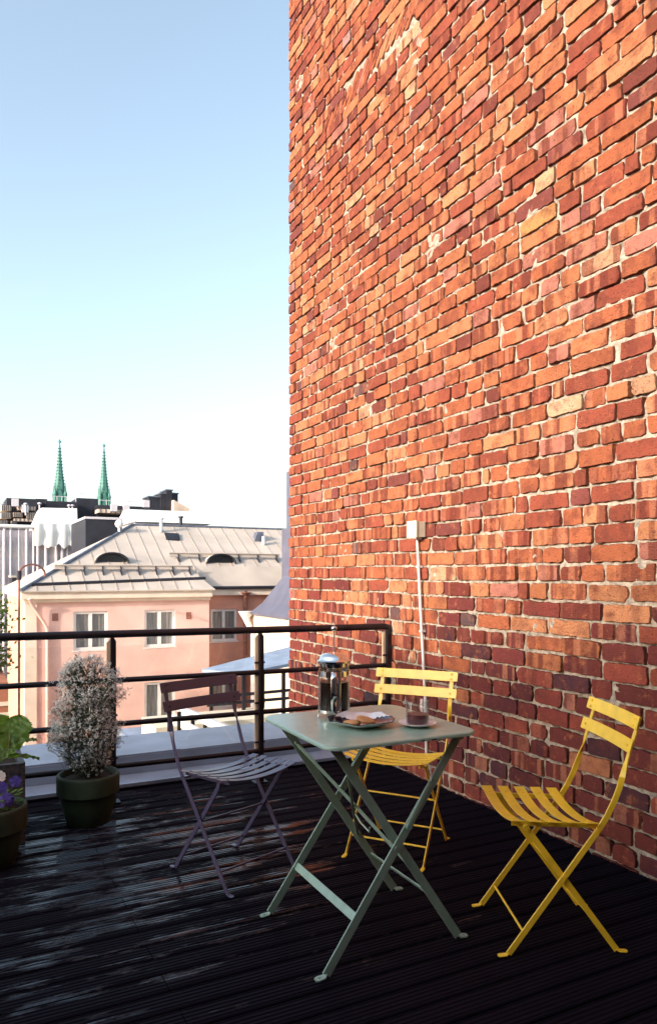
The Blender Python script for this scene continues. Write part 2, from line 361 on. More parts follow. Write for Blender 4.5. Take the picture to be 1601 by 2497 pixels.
    while z < Z1:
        y = EDGE_Y - 0.003 + rnd.uniform(-0.009, 0.007)
        header_row = (k % 5 == 3); first = True
        bias = rnd.random()
        while y > YN:
            r = rnd.random()
            if first: L = (0.125 if k % 2 else 0.26); first = False
            elif header_row: L = rnd.uniform(0.11, 0.135) if r < 0.6 else rnd.uniform(0.2, 0.27)
            elif r < 0.54: L = rnd.uniform(0.215, 0.262)
            elif r < 0.84: L = rnd.uniform(0.11, 0.135)
            elif r < 0.95: L = rnd.uniform(0.15, 0.21)
            else: L = rnd.uniform(0.055, 0.09)
            gap = rnd.uniform(0.009, 0.019) if rnd.random() < 0.93 else rnd.uniform(0.022, 0.034)
            y1 = y; y0 = y - L; ym = (y0 + y1) / 2
            c = rnd.choices(cols, wts)[0]
            if sum(c) < 0.30 and L > 0.2: c = cols[0]
            if rnd.random() < (1.25 - z) / 0.8 - 0.25 * noise.noise(Vector((ym * 1.5, z * 2, 5))): c = rnd.choices([b[0] for b in shade_tones], [b[1] for b in shade_tones])[0]
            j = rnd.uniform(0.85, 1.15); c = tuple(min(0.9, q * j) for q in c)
            zb = z + wave(k, ym) + rnd.uniform(0.003, 0.010); zt = z + pitch + wave(k + 1, ym) - rnd.uniform(0.004, 0.010)
            stripe = rnd.random() * (1.0 if zt < 3.2 else 0.75)
            for (sy, sz, sc) in special:
                if abs(sz - (zb + zt) / 2) < pitch / 2 and y0 <= sy <= y1: c = sc; stripe = 0.0
            band = 4.80 + 0.10 * (5.1 - ym) / 1.2
            skip = (3.72 < ym < 5.2 and abs((zb + zt) / 2 - band) < 0.082)
            if not skip:
                tiltz = 0.0
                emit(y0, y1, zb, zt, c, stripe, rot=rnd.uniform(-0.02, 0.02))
            y = y0 - gap
        z += pitch; k += 1
    yy = 5.2                                              # run of thin slanting bricks across the wall
    while yy > 3.78:
        zc = 4.80 + 0.10 * (5.1 - yy) / 1.2 + rnd.uniform(-0.02, 0.02)
        hh = rnd.uniform(0.035, 0.05); LL = rnd.uniform(0.17, 0.25)
        c = rnd.choices(cols[:6], wts[:6])[0]
        emit(yy - LL / 2, yy + LL / 2, zc - hh / 2, zc + hh / 2, c, rnd.random(), rot=R_(-42) + rnd.uniform(-0.12, 0.12), prot=rnd.uniform(-0.003, 0.004))
        yy -= rnd.choice((0.060, 0.066, 0.072, 0.12))
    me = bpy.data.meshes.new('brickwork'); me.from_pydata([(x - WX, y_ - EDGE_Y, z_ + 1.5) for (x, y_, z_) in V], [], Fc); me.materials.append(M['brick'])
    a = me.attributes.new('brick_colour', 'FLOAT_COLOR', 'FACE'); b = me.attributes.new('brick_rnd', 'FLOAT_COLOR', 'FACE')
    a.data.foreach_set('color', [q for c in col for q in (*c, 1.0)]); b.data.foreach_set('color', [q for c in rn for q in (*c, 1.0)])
    me.shade_smooth(); me.set_sharp_from_angle(angle=R_(26)); me.update()
    o = bpy.data.objects.new('brickwork', me); C.objects.link(o); o.parent = wall
    # mortar bed: a displaced sheet in front of the wall core
    mb = MB(); st = 0.016; ny = int((EDGE_Y - YN) / st); nz_ = int((Z1 - Z0) / st); vs = []
    for j in range(nz_ + 1):
        for i in range(ny + 1):
            y = EDGE_Y - 0.012 - i * st; zz = Z0 + j * st
            d = 0.0100 + 0.010 * noise.noise(Vector((y * 8, zz * 8, 1))) + 0.012 * noise.noise(Vector((y * 24, zz * 24, 4)))
            if d > 0.015: d += (d - 0.015) * 1.5
            p = noise.noise(Vector((y * 2.3, zz * 2.3, 7)))
            if p > 0.50: d -= (p - 0.50) * 0.05
            vs.append((WX + d, y, zz))
    fs = [(j * (ny + 1) + i, (j + 1) * (ny + 1) + i, (j + 1) * (ny + 1) + i + 1, j * (ny + 1) + i + 1) for j in range(nz_) for i in range(ny)]
    mb.add(vs, fs); mb.box(WX + 0.045, WX + 2.6, YN, EDGE_Y - 0.006, Z0 - 12, Z1)
    mb.build('mortar_core', M['mortar'], wall, smooth=True, world=True)
build_wall()

# ------------------------------------------------------------------ deck
def build_deck():
    mb = MB(); rnd = random.Random(3); w_ = 0.1041; y_top = 3.36 + w_ * 10; XL, XR = -4.0, WX - 0.012
    k = 0; y = y_top
    while y > -2.2:
        joints = [XL]
        if k % 2 == 0: joints += [0.589]
        else: joints += [rnd.choice((-1.9, -1.3)), ]
        if k > 16: joints = [XL, -2.6, 0.589] if k % 2 == 0 else [XL, -1.6]
        joints += [XR]; joints = sorted(joints)
        for a, b in zip(joints[:-1], joints[1:]):
            dz = rnd.uniform(-0.0009, 0.0009); tl = rnd.uniform(-0.004, 0.004)
            prof = [(-0.0478, -0.028), (-0.0478, -0.004), (-0.0445, -0.0008)]
            g = 5
            for i in range(g):
                c = -0.0365 + i * 0.0730 / (g - 1)
                prof += [(c - 0.0055, 0.0), (c - 0.0026, -0.0028), (c + 0.0026, -0.0028), (c + 0.0055, 0.0)]
            prof += [(0.0445, -0.0008), (0.0478, -0.004), (0.0478, -0.028)]
            n = len(prof); vs = []; xs = [a + 0.0015, b - 0.0015]
            nseg = max(1, int((b - a) / 0.35)); xs = [a + 0.0015 + (b - a - 0.003) * t / nseg for t in range(nseg + 1)]
            for xx in xs:
                bow = 0.0007 * noise.noise(Vector((xx * 1.3, k * 3.1, 0)))
                for (py, pz) in prof: vs.append((xx, y - w_ / 2 + py * 0.985, pz + dz + bow + py * tl))
            fs = [(i * n + q, (i + 1) * n + q, (i + 1) * n + q + 1, i * n + q + 1) for i in range(len(xs) - 1) for q in range(n - 1)]
            fs += [tuple(range(n)), tuple(range((len(xs) - 1) * n + n - 1, (len(xs) - 1) * n - 1, -1))]
            mb.add(vs, fs)
        y -= w_; k += 1
    o = struct('deck', mb, M['deck'])
    b = MB(); b.box(-4.0, WX - 0.012, -2.2, 4.37, -0.30, -0.034); struct('deck_base', b, M['black'])
build_deck()

# ------------------------------------------------------------------ parapet and flashing beyond the rail
mb = MB()
mb.box(-5, 1.30, 4.62, 5.18, -0.5, 0.150); mb.box(1.303, 2.30, 4.62, 5.18, -0.5, 0.147)
mb.box(-5, 2.30, 4.612, 4.618, 0.03, 0.139)
p = mb.build('parapet', [M['zinc']]); tag(p, 'low parapet capped in pale blue-grey sheet metal beyond the railing', 'parapet')
mb = MB(); mb.box(-5, 2.36, 4.405, 4.61, -0.5, 0.030)
mb.hexa([(2.32, 4.40, -0.06), (2.60, 4.40, -0.06), (2.60, 5.80, -0.12), (2.32, 5.80, -0.12)], [(2.32, 4.40, 0.0), (2.60, 4.40, 0.0), (2.60, 5.80, -0.06), (2.32, 5.80, -0.06)])
tag(mb.build('flashing', M['zinc']), 'stained sheet metal flashing ledge between deck and parapet', 'flashing')
mb = MB()
mb.box(-4, 2.5, 4.385, 4.402, -0.1, 0.012)
tag(mb.build('edge_board', M['deck']), 'narrow dark board closing the deck edge under the rail', 'board')

# ------------------------------------------------------------------ railing
def build_railing():
    r = thing('railing', 'dark tube railing with glass panels along the terrace edge', 'railing', (0, RY, 0))
    posts = [-1.86, -0.98, -0.10, 0.783, 1.665, 2.575]
    zt = lambda z, x: z - 0.009 * (x - 2.6)
    def rail(name, z, rad, xa, xb):
        mb = MB(); n = 16
        mb.tube([(xa + (xb - xa) * i / n, RY, zt(z, xa + (xb - xa) * i / n) + 0.0015 * noise.noise(Vector((i * 0.9, z * 9, 0)))) for i in range(n + 1)], rad, 16)
        return mb.build(name, M['rail'], r, smooth=True, world=True)
    mb = MB(); pts = [(-2.2, RY, zt(0.924, -2.2)), (2.56, RY, 0.924), (2.590, RY, 0.917), (2.600, RY, 0.895)]
    mb.tube(pts, 0.0215, 18); mb.build('handrail', M['rail'], r, smooth=True, world=True)
    for z in (0.665, 0.420, 0.184): rail('crossrail', z, 0.0152, -2.2, 2.575)
    for i, x in enumerate(posts):
        zz = zt(0.905, x)
        mb = MB(); mb.prism([(x - 0.006, RY - 0.022, 0.0), (x + 0.022, RY - 0.022, 0.0), (x + 0.022, RY - 0.022, zz - 0.02), (x + 0.010, RY - 0.022, zz), (x - 0.006, RY - 0.022, zz)], (0, 0.030, 0))
        po = mb.build('post', M['rail'], r, world=True)
        mb = MB(); mb.prism([(x - 0.0245, RY + 0.002, 0.06), (x - 0.0065, RY + 0.002, 0.06), (x - 0.0065, RY + 0.002, zz - 0.012), (x - 0.0245, RY + 0.002, zz - 0.03)], (0, 0.016, 0))
        mb.build('edge_strip', M['strip'], r, world=True)
        for z in (0.734, 0.488, 0.249):
            mb = MB(); mb.tube([(x - 0.034, RY - 0.012, z), (x + 0.031, RY - 0.012, z)], 0.0065, 10)
            mb.build('clamp', M['black'], r, smooth=True, world=True)
        mb = MB(); mb.box(x - 0.04, x + 0.045, RY - 0.035, RY + 0.035, 0.0, 0.008); mb.build('base_plate', M['rail'], r, world=True)
        if i: 
            xp = posts[i - 1]
            mb = MB(); mb.box(xp + 0.030, x - 0.032, RY + 0.024, RY + 0.030, 0.09, zt(0.862, x)); mb.build('glass_panel', M['glass'], r, world=True)
build_railing()

# ------------------------------------------------------------------ conduit and box on the wall
b = thing('junction_box', 'square cream junction box fixed to the brick wall', 'junction box', (WX - 0.01, 3.805, 1.552))
mb = MB(); mb.box(-0.062, 0.0, -0.048, 0.048, -0.048, 0.048); o = mb.build('box_base', M['cream_plastic'], b)
mb = MB(); mb.box(-0.070, -0.0605, -0.052, 0.052, -0.052, 0.052); mb.build('box_lid', M['cream_plastic'], b)
for yy in (-0.04, 0.04):
    for zz in (-0.04, 0.04):
        mb = MB(); mb.tube([(-0.0735, yy, zz), (-0.0695, yy, zz)], 0.005, 10); mb.build('screw', M['cream_plastic'], b)
b = thing('conduit', 'thin white cable conduit running down the brick wall', 'conduit', (WX - 0.024, 3.88, 0))
mb = MB(); mb.tube([(WX - 0.026, 3.822, 1.505), (WX - 0.025, 3.785, 1.05), (WX - 0.024, 3.735, 0.50), (WX - 0.025, 3.718, 0.05)], 0.0088, 12)
mb.build('pipe', M['white_pipe'], b, smooth=True, world=True)
for z, y in ((1.32, 3.807), (0.92, 3.773), (0.56, 3.741)):
    mb = MB(); mb.box(WX - 0.037, WX - 0.004, y - 0.013, y + 0.013, z - 0.006, z + 0.006); mb.build('clip', M['white_pipe'], b, world=True)

# ------------------------------------------------------------------ bistro chairs
def make_chair(label, m, loc, rz):
    t = thing('folding_chair', label, 'chair', loc, rz, 'folding bistro chairs around the table')
    HW, HB = 0.183, 0.171
    A = lambda s, y, z: (s * HW, y, z)
    joint = Vector((0, -0.131, 0.415)); foot = Vector((0, 0.172, 0.008))
    for s in (-1, 1):
        pts = []; wd = []
        def wdir(tan): return (0, -tan[1], tan[0])
        path = [(0.172, 0.008), (0.096, 0.110), (0.020, 0.212), (-0.056, 0.314), (-0.131, 0.415), (-0.160, 0.460), (-0.184, 0.508), (-0.203, 0.556), (-0.214, 0.592), (-0.222, 0.618), (-0.230, 0.645), (-0.250, 0.712), (-0.276, 0.795)]
        for i, (y, z) in enumerate(path):
            p0 = path[max(0, i - 1)]; p1 = path[min(len(path) - 1, i + 1)]; ty, tz = p1[0] - p0[0], p1[1] - p0[1]
            L = math.hypot(ty, tz); inp = Vector((0, -tz / L, ty / L)); xd = Vector((1, 0, 0))
            k = min(1, max(0, (z - 0.565) / 0.075)); a = k * math.pi / 2
            wd.append(inp * math.cos(a) + xd * math.sin(a) * s); pts.append((s * (HW - 0.004 * k), y, z))
        mb = MB(); mb.strip(pts, wd, 0.020, 0.0055)
        fy = path[0][0]
        mb.strip([(s * HW, fy - 0.002, 0.0105), (s * HW, fy + 0.008, 0.0055), (s * HW, fy + 0.030, 0.0035), (s * HW, fy + 0.036, 0.0035)], (1, 0, 0), [0.010, 0.019, 0.020, 0.012], 0.0045)
        for (y, z) in ((joint.y, joint.z), (-0.0185 + 0.0, 0.2635)):
            mb.tube([(s * (HW - 0.001), y, z), (s * (HW + 0.0055), y, z)], 0.0065, 12)
        mb.build('leg', m, t, smooth=True, angle=30)
        pts = [(s * HB, 0.112, 0.428), (s * HB, -0.199, 0.008)]
        mb = MB(); n = 6
        P = [Vector(pts[0]).lerp(Vector(pts[1]), i / n) for i in range(n + 1)]
        d = (P[-1] - P[0]).normalized()
        mb.strip(P, (0, -d.z, d.y), 0.020, 0.0055)
        mb.strip([(s * HB, -0.197, 0.0105), (s * HB, -0.207, 0.0055), (s * HB, -0.229, 0.0035), (s * HB, -0.235, 0.0035)], (1, 0, 0), [0.010, 0.019, 0.020, 0.012], 0.0045)
        mb.tube([(s * (HB - 0.006), 0.110, 0.425), (s * (HB + 0.010), 0.110, 0.425)], 0.0105, 14)
        mb.build('leg', m, t, smooth=True, angle=30)
        mb = MB(); mb.strip([(s * 0.158, -0.140, 0.424), (s * 0.158, 0.0, 0.430), (s * 0.158, 0.155, 0.437)], (0, 0, 1), 0.018, 0.005)
        mb.build('seat_frame', m, t, smooth=True, angle=30)
    def rod(y, z, x, r=0.0042):
        mb = MB(); mb.tube([(-x, y, z), (x, y, z)], r, 10); mb.build('stretcher', m, t, smooth=True)
    k = 0.17; rod(0.172 + (0 - 0.131 - 0.172) * k, 0.008 + 0.407 * k, HW)
    k = 0.86; rod(0.112 - 0.311 * k, 0.428 - 0.42 * k, HB)
    k = 0.44; rod(0.112 - 0.311 * k, 0.428 - 0.42 * k, HB)
    rod(-0.131, 0.408, HW, 0.004)
    mb = MB()                                            # five sagging seat slats with rivets
    for i in range(5):
        yc = -0.105 + i * 0.063; zc = 0.440 + i * 0.0028
        pts = []; n = 14
        for q in range(n + 1):
            x = -0.203 + 0.406 * q / n; u = x / 0.203
            pts.append((x, yc, zc - 0.026 * (1 - u * u) + 0.006))
        mb.strip(pts, (0, 1, 0.03), 0.040, 0.0028)
        for s in (-1, 1): mb.tube([(s * 0.160, yc, zc - 0.006), (s * 0.160, yc, zc + 0.0005)], 0.0055, 10)
    mb.build('seat', m, t, smooth=True, angle=30)
    for (y, z, wid) in ((-0.2605, 0.778, 0.046), (-0.2375, 0.700, 0.046)):
        mb = MB(); pts = []; n = 16; wl = []
        for q in range(n + 1):
            x = -0.211 + 0.422 * q / n; u = x / 0.211
            pts.append((x, y + 0.006 - 0.010 * (1 - u * u), z)); e = 0.211 - abs(x)
            wl.append(wid if e > 0.006 else wid - 0.006)
        pts.insert(1, (-0.2075, pts[0][1], z)); wl.insert(1, wid - 0.001); pts.insert(-1, (0.2075, pts[0][1], z)); wl.insert(-1, wid - 0.001)
        mb.strip(pts, (0, -0.28, 0.96), wl, 0.0030)
        for s in (-1, 1):
            for dz in ((-0.011, 0.011) if wid > 0.04 and z > 0.75 else (0.0,)):
                mb.tube([(s * 0.179, y - 0.002 - dz * 0.28, z + dz), (s * 0.179, y + 0.0085 - dz * 0.28, z + dz)], 0.0048, 10)
        mb.build('backrest_slat', m, t, smooth=True, angle=30)
    return t
make_chair('yellow folding metal chair standing alone to the right of the table, seen side-on', M['yellow'], (1.880, 1.992, 0), 1.137)
make_chair('dark plum folding metal chair between the flower pot and the table', M['plum'], (1.082, 2.986, 0), -2.807)
make_chair('yellow folding metal chair behind the table in the corner by the railing', M['yellow'], (1.831, 2.871, 0), 2.213)

# ------------------------------------------------------------------ table
def build_table():
    t = thing('folding_table', 'sage green square folding metal table holding the coffee press', 'table', (1.324, 2.291, 0), -0.015)
    m = M['green']; hx, hy, H, r = 0.291, 0.296, 0.738, 0.062
    def outline(inset):
        o = []
        for (cx, cy, a0) in ((hx - r, hy - r, 0), (-hx + r, hy - r, 90), (-hx + r, -hy + r, 180), (hx - r, -hy + r, 270)):
            for k in range(9):
                a = R_(a0 + 90 * k / 8); o.append((cx + (r - inset) * math.cos(a), cy + (r - inset) * math.sin(a)))
        return o
    mb = MB(); rings = [(0.006, H - 0.0135), (0.0, H - 0.0125), (0.0, H - 0.006), (0.0015, H - 0.0022), (0.005, H - 0.0003), (0.009, H)]
    vs = []; n = 36
    for ins, z in rings: vs += [(x, y, z) for (x, y) in outline(ins)]
    fs = [(i * n + k, i * n + (k + 1) % n, (i + 1) * n + (k + 1) % n, (i + 1) * n + k) for i in range(len(rings) - 1) for k in range(n)]
    fs += [tuple(range(5 * n, 6 * n))]
    vs2 = [(x, y, H - 0.003) for (x, y) in outline(0.006)]
    o = len(vs); vs += vs2; fs += [tuple(range(o + n - 1, o - 1, -1))] + [(o + k, o + (k + 1) % n, (k + 1) % n, k) for k in range(n)]
    mb.add(vs, fs); mb.build('tabletop', m, t, smooth=True, angle=50)
    for (x, wd) in ((0.045, 0.012), (0.085, 0.02), (-0.12, 0.006)):   # chipped paint on the front edge
        mb = MB(); mb.box(x, x + wd, -hy - 0.0004, -hy + 0.0006, H - 0.0115, H - 0.0080); mb.build('paint_chip', M['black'], t)
    topz = 0.718
    # frame one: feet on the left side, frame two: feet on the right side
    def leg(s, xf, xt, yf, name='leg'):
        a = Vector((xt, s * yf, topz)); b = Vector((xf, s * yf, 0.010)); d = (b - a).normalized(); sg = 1 if xf > xt else -1
        P = [a.lerp(b, i / 5) for i in range(6)]
        mb = MB(); mb.strip(P, (-d.z, 0, d.x), 0.030, 0.006)
        mb.strip([(xf - sg * 0.002, s * yf, 0.014), (xf + sg * 0.006, s * yf, 0.006), (xf + sg * 0.030, s * yf, 0.0035), (xf + sg * 0.038, s * yf, 0.0035)], (0, 1, 0), [0.012, 0.024, 0.026, 0.016], 0.0055)
        mb.tube([(xf + sg * 0.024, s * yf, 0.003), (xf + sg * 0.024, s * yf, 0.010)], 0.005, 10)
        mb.tube([(xt, s * (yf - 0.006), topz), (xt, s * (yf + 0.009), topz)], 0.0085, 12)
        mid = (0.5 * 0 + 0.0)
        k = (0.718 - 0.367) / 0.708; c = a.lerp(b, k)
        mb.tube([(c.x, s * (yf - 0.004), c.z), (c.x, s * (yf + 0.0065), c.z)], 0.0075, 12)
        return mb.build(name, m, t, smooth=True, angle=30), a, b
    for s in (-1, 1):
        o, a, b = leg(s, -0.275, 0.235, 0.238)
        mb = MB()                                        # slotted locking plate on the long leg
        c0 = a.lerp(b, 0.21); c1 = a.lerp(b, 0.40); d = (b - a).normalized()
        off = Vector((-0.012, s * 0.0065, 0.004))
        mb.strip([c0 + off, c1 + Vector((-0.004, s * 0.0065, 0))], (-d.z, 0, d.x), 0.016, 0.005)
        mb.tube([c1 + Vector((-0.003, -s * 0.004, 0)), c1 + Vector((-0.003, s * 0.014, 0))], 0.011, 14)
        mb.tube([c0 + off + Vector((0.016, 0, 0.004)), c0 + off + Vector((0.004, 0, 0.012)), c0 + off], 0.003, 8)
        mb.build('locking_plate', m, t, smooth=True, angle=30)
        leg(s, 0.250, -0.235, 0.214)
        for xx in (0.235, -0.235):
            mb = MB(); yy = (0.238 if xx > 0 else 0.214) * s
            mb.box(xx - 0.014, xx + 0.014, yy + s * 0.0075 - 0.002, yy + s * 0.0075 + 0.002, topz - 0.014, H - 0.004)
            mb.build('hinge_bracket', m, t)
    def at(xf, xt, z): return xf + (xt - xf) * (z - 0.010) / (topz - 0.010)
    z = 0.165; x = at(-0.275, 0.235, z)
    mb = MB(); mb.strip([(x - 0.004, -0.236, z), (x - 0.004, 0.236, z)], (0.55, 0, 0.83), 0.028, 0.0045); mb.build('stretcher', m, t)
    x = at(0.250, -0.235, z); mb = MB(); mb.strip([(x + 0.004, -0.212, z), (x + 0.004, 0.212, z)], (-0.55, 0, 0.83), 0.020, 0.0045); mb.build('stretcher', m, t)
    def ip(s, z): return Vector((at(0.250, -0.235, z), s * 0.208, z))
    for s in (-1, 1):                                    # thin cross braces in the plane of the inner frame
        a, b = ip(s, 0.640), ip(-s, 0.255)
        mid = (a + b) / 2 + Vector((0.003 * s, 0, 0.002 * s))
        mb = MB(); mb.strip([a, mid, b], (1, 0, 0.8), 0.012, 0.0035)
        for q in (a, b): mb.tube([q + Vector((-0.004, 0, 0.003)), q + Vector((0.004, 0, -0.003))], 0.006, 10)
        mb.build('cross_brace', m, t, smooth=True, angle=30)
    a = ip(-1, 0.640); b = ip(1, 0.255); p = a.lerp(b, 0.62)
    mb = MB(); mb.tube([p, p + Vector((0.01, -0.030, -0.03)), p + Vector((0.02, -0.075, -0.050)), p + Vector((0.02, -0.078, -0.032))], 0.0035, 8)
    mb.build('hook', m, t, smooth=True)
build_table()
TZ = 0.7385

# ------------------------------------------------------------------ french press
def build_press():
    t = thing('french_press', 'glass and chrome coffee press half full of black coffee on the table', 'coffee press', (1.276, 2.444, TZ), R_(-118)); t.scale = (1.13, 1.13, 1.10)
    r = 0.0500
    mb = MB(); mb.lathe([(0.0005, 0.014), (r - 0.004, 0.014), (r - 0.001, 0.018), (r, 0.03), (r, 0.170), (r + 0.0015, 0.178), (r + 0.004, 0.184), (r + 0.002, 0.185), (r - 0.002, 0.178), (r - 0.0022, 0.030), (r - 0.005, 0.0175), (0.0005, 0.0165)], 48)
    mb.build('beaker', M['pressglass'], t, smooth=True, angle=60)
    mb = MB(); mb.lathe([(0.0005, 0.0172), (r - 0.0055, 0.0175), (r - 0.003, 0.031), (r - 0.003, 0.120), (0.0005, 0.120)], 48)
    mb.build('coffee', M['coffee'], t, smooth=True, angle=60)
    mb = MB(); mb.lathe([(r + 0.0012, 0.140), (r + 0.0028, 0.140), (r + 0.0028, 0.158), (r + 0.0012, 0.158), (r + 0.0012, 0.140)], 48)
    mb.build('band', M['chrome'], t, smooth=True, angle=40)
    mb = MB(); mb.lathe([(r + 0.0012, 0.018), (r + 0.0028, 0.018), (r + 0.0028, 0.027), (r + 0.0012, 0.027), (r + 0.0012, 0.018)], 48)
    mb.build('band', M['chrome'], t, smooth=True, angle=40)
    for a in (20, 110, 200, 290):
        c, s_ = math.cos(R_(a)), math.sin(R_(a)); tn = (-s_, c, 0)
        P = [((r + q) * c, (r + q) * s_, z) for (q, z) in ((0.0035, 0.158), (0.0035, 0.10), (0.0035, 0.03), (0.0045, 0.016), (0.006, 0.004), (0.008, 0.0015))]
        mb = MB(); mb.strip(P, tn, 0.009, 0.0022); mb.build('rib', M['chrome'], t, smooth=True, angle=60)
    mb = MB(); z0 = 0.186                                 # domed lid with skirt and rim
    prof = [(r - 0.003, z0 - 0.014), (r - 0.002, z0 - 0.001), (r + 0.0052, z0), (r + 0.0055, z0 + 0.006), (r + 0.001, z0 + 0.009), (r - 0.001, z0 + 0.011), (r - 0.003, z0 + 0.019), (r - 0.010, z0 + 0.027), (r - 0.024, z0 + 0.032), (0.006, z0 + 0.034), (0.0005, z0 + 0.034)]
    mb.lathe(prof, 56); mb.build('lid', M['chrome'], t, smooth=True, angle=50)
    mb = MB(); mb.tube([(0, 0, 0.05), (0, 0, 0.294)], 0.0024, 10); pl = mb.build('plunger', M['chrome'], t, smooth=True)
    mb = MB(); mb.ball((0, 0, 0.301), 0.0098, 12); mb.build('knob', M['chrome'], pl, smooth=True)
    mb = MB(); h = []
    for (q, z) in ((0.003, 0.150), (0.020, 0.160), (0.036, 0.155), (0.042, 0.140), (0.042, 0.085), (0.038, 0.045), (0.030, 0.030)): h.append((r + q, 0, z))
    mb.strip(h, (0, 1, 0), [0.014, 0.015, 0.017, 0.018, 0.019, 0.018, 0.012], 0.010); mb.build('handle', M['chrome'], t, smooth=True, angle=50)
build_press()

# ------------------------------------------------------------------ plate with biscuits
def build_plate():
    t = thing('plate', 'wavy-edged plate with dark blue glaze and a white rim beside the coffee press', 'plate', (1.290, 2.262, TZ), 0.3)
    wob = lambda a: 1 + 0.018 * math.sin(5 * a + 0.6) + 0.012 * math.sin(9 * a) + 0.008 * math.sin(14 * a + 1)
    n = 90
    def lath(prof, mats_of, name, mats):
        mb = MB(); vs = []
        for (r, z) in prof:
            for k in range(n):
                a = 2 * math.pi * k / n; q = wob(a) if r > 0.06 else 1
                zz = z + (0.0022 * math.sin(6 * a + 1) + 0.0015 * math.sin(11 * a)) * max(0, (r - 0.07) / 0.045)
                vs.append((r * q * math.cos(a), r * q * math.sin(a), zz))
        for i in range(len(prof) - 1):
            for k in range(n):
                mb.m.append(mats_of(i, 2 * math.pi * k / n)); mb.f.append((i * n + k, i * n + (k + 1) % n, (i + 1) * n + (k + 1) % n, (i + 1) * n + k))
        mb.v = vs; return mb.build(name, mats, t, smooth=True, angle=80)
    prof = [(0.0005, 0.0), (0.055, 0.0), (0.062, 0.003), (0.085, 0.0085), (0.105, 0.0165), (0.1185, 0.0235), (0.1195, 0.0255), (0.1175, 0.0262), (0.112, 0.0235), (0.103, 0.0195), (0.090, 0.0145), (0.075, 0.0095), (0.058, 0.0070), (0.0005, 0.0062)]
    def which(i, a):
        if i < 5: return 0
        if i < 7: return 1
        # a white unglazed segment on the far right of the rim
        d = abs((a - 0.75 + math.pi) % (2 * math.pi) - math.pi)
        return 0 if (i < 12 and d < 1.10 - 0.13 * max(0, i - 7)) else 1
    lath(prof, which, 'dish', [M['porcelain'], M['glaze']])
build_plate()
def biscuit(label, loc, r, tilt, rz):
    mb = MB(); n = 28
    wob = lambda a: 1 + 0.03 * math.sin(3 * a + rz) + 0.02 * math.sin(7 * a + rz * 3)
    prof = [(0.0005, 0.0), (r * 0.85, 0.0), (r * 0.97, 0.002), (r, 0.005), (r * 0.95, 0.008), (r * 0.8, 0.0105), (r * 0.5, 0.0125), (0.0005, 0.0135)]
    mb.lathe(prof, n, wob=wob)
    mb.v = [(x, y, z + (0.0009 * noise.noise(Vector((x * 160, y * 160, rz))) if z > 0.003 else 0)) for (x, y, z) in mb.v]
    o = mb.build('biscuit', M['biscuit'], None, smooth=True, angle=80); o.location = loc; o.rotation_euler = (tilt[0], tilt[1], rz)
    tag(o, label, 'biscuit', 'biscuits on the plate')
biscuit('pale biscuit lying flat on the left of the dark plate', (1.252, 2.262, TZ + 0.0070), 0.031, (0, 0), 0.4)
biscuit('larger golden biscuit leaning on the other one on the dark plate', (1.296, 2.244, TZ + 0.0165), 0.035, (R_(4), R_(-14)), 2.1)

# ------------------------------------------------------------------ cup and saucer
def build_cup():
    cx, cy = 1.458, 2.158
    mb = MB(); wob = lambda a: 1 + 0.012 * math.sin(18 * a)
    mb.lathe([(0.0005, 0.0), (0.034, 0.0), (0.038, 0.0025), (0.052, 0.0065), (0.0665, 0.0125), (0.0672, 0.0142), (0.0655, 0.0145), (0.052, 0.0095), (0.038, 0.0058), (0.0005, 0.0052)], 108, wob=wob)
    o = mb.build('saucer', M['porcelain'], None, smooth=True, angle=70); o.location = (cx, cy, TZ)
    tag(o, 'small white fluted saucer under the glass coffee cup', 'saucer')
    t = thing('coffee_cup', 'clear glass cup with red-brown coffee standing on a white saucer', 'cup', (cx, cy, TZ + 0.0060), -YAW - 0.25)
    r = 0.0405; mb = MB()
    mb.lathe([(0.0005, 0.0), (r - 0.004, 0.0), (r - 0.001, 0.003), (r, 0.008), (r, 0.083), (r - 0.0008, 0.0843), (r - 0.0018, 0.083), (r - 0.0018, 0.008), (r - 0.005, 0.0042), (0.0005, 0.004)], 56)
    mb.build('glass_body', M['cupglass'], t, smooth=True, angle=60)
    mb = MB(); mb.lathe([(0.0005, 0.0044), (r - 0.0055, 0.0048), (r - 0.0026, 0.009), (r - 0.0026, 0.0375), (0.0005, 0.0375)], 56)
    mb.build('coffee', M['coffee_red'], t, smooth=True, angle=60)
    mb = MB(); P = []
    for k in range(15):
        a = R_(100 - 190 * k / 14); P.append((r + 0.006 + 0.022 * max(math.cos(a), -0.27) * 1.0, 0, 0.043 + 0.0245 * math.sin(a)))
    P = [(r - 0.001, 0, 0.0672)] + P[1:-1] + [(r - 0.001, 0, 0.0172)]
    mb.tube(P, 0.0034, 12); mb.build('handle', M['cupglass'], t, smooth=True)
build_cup()

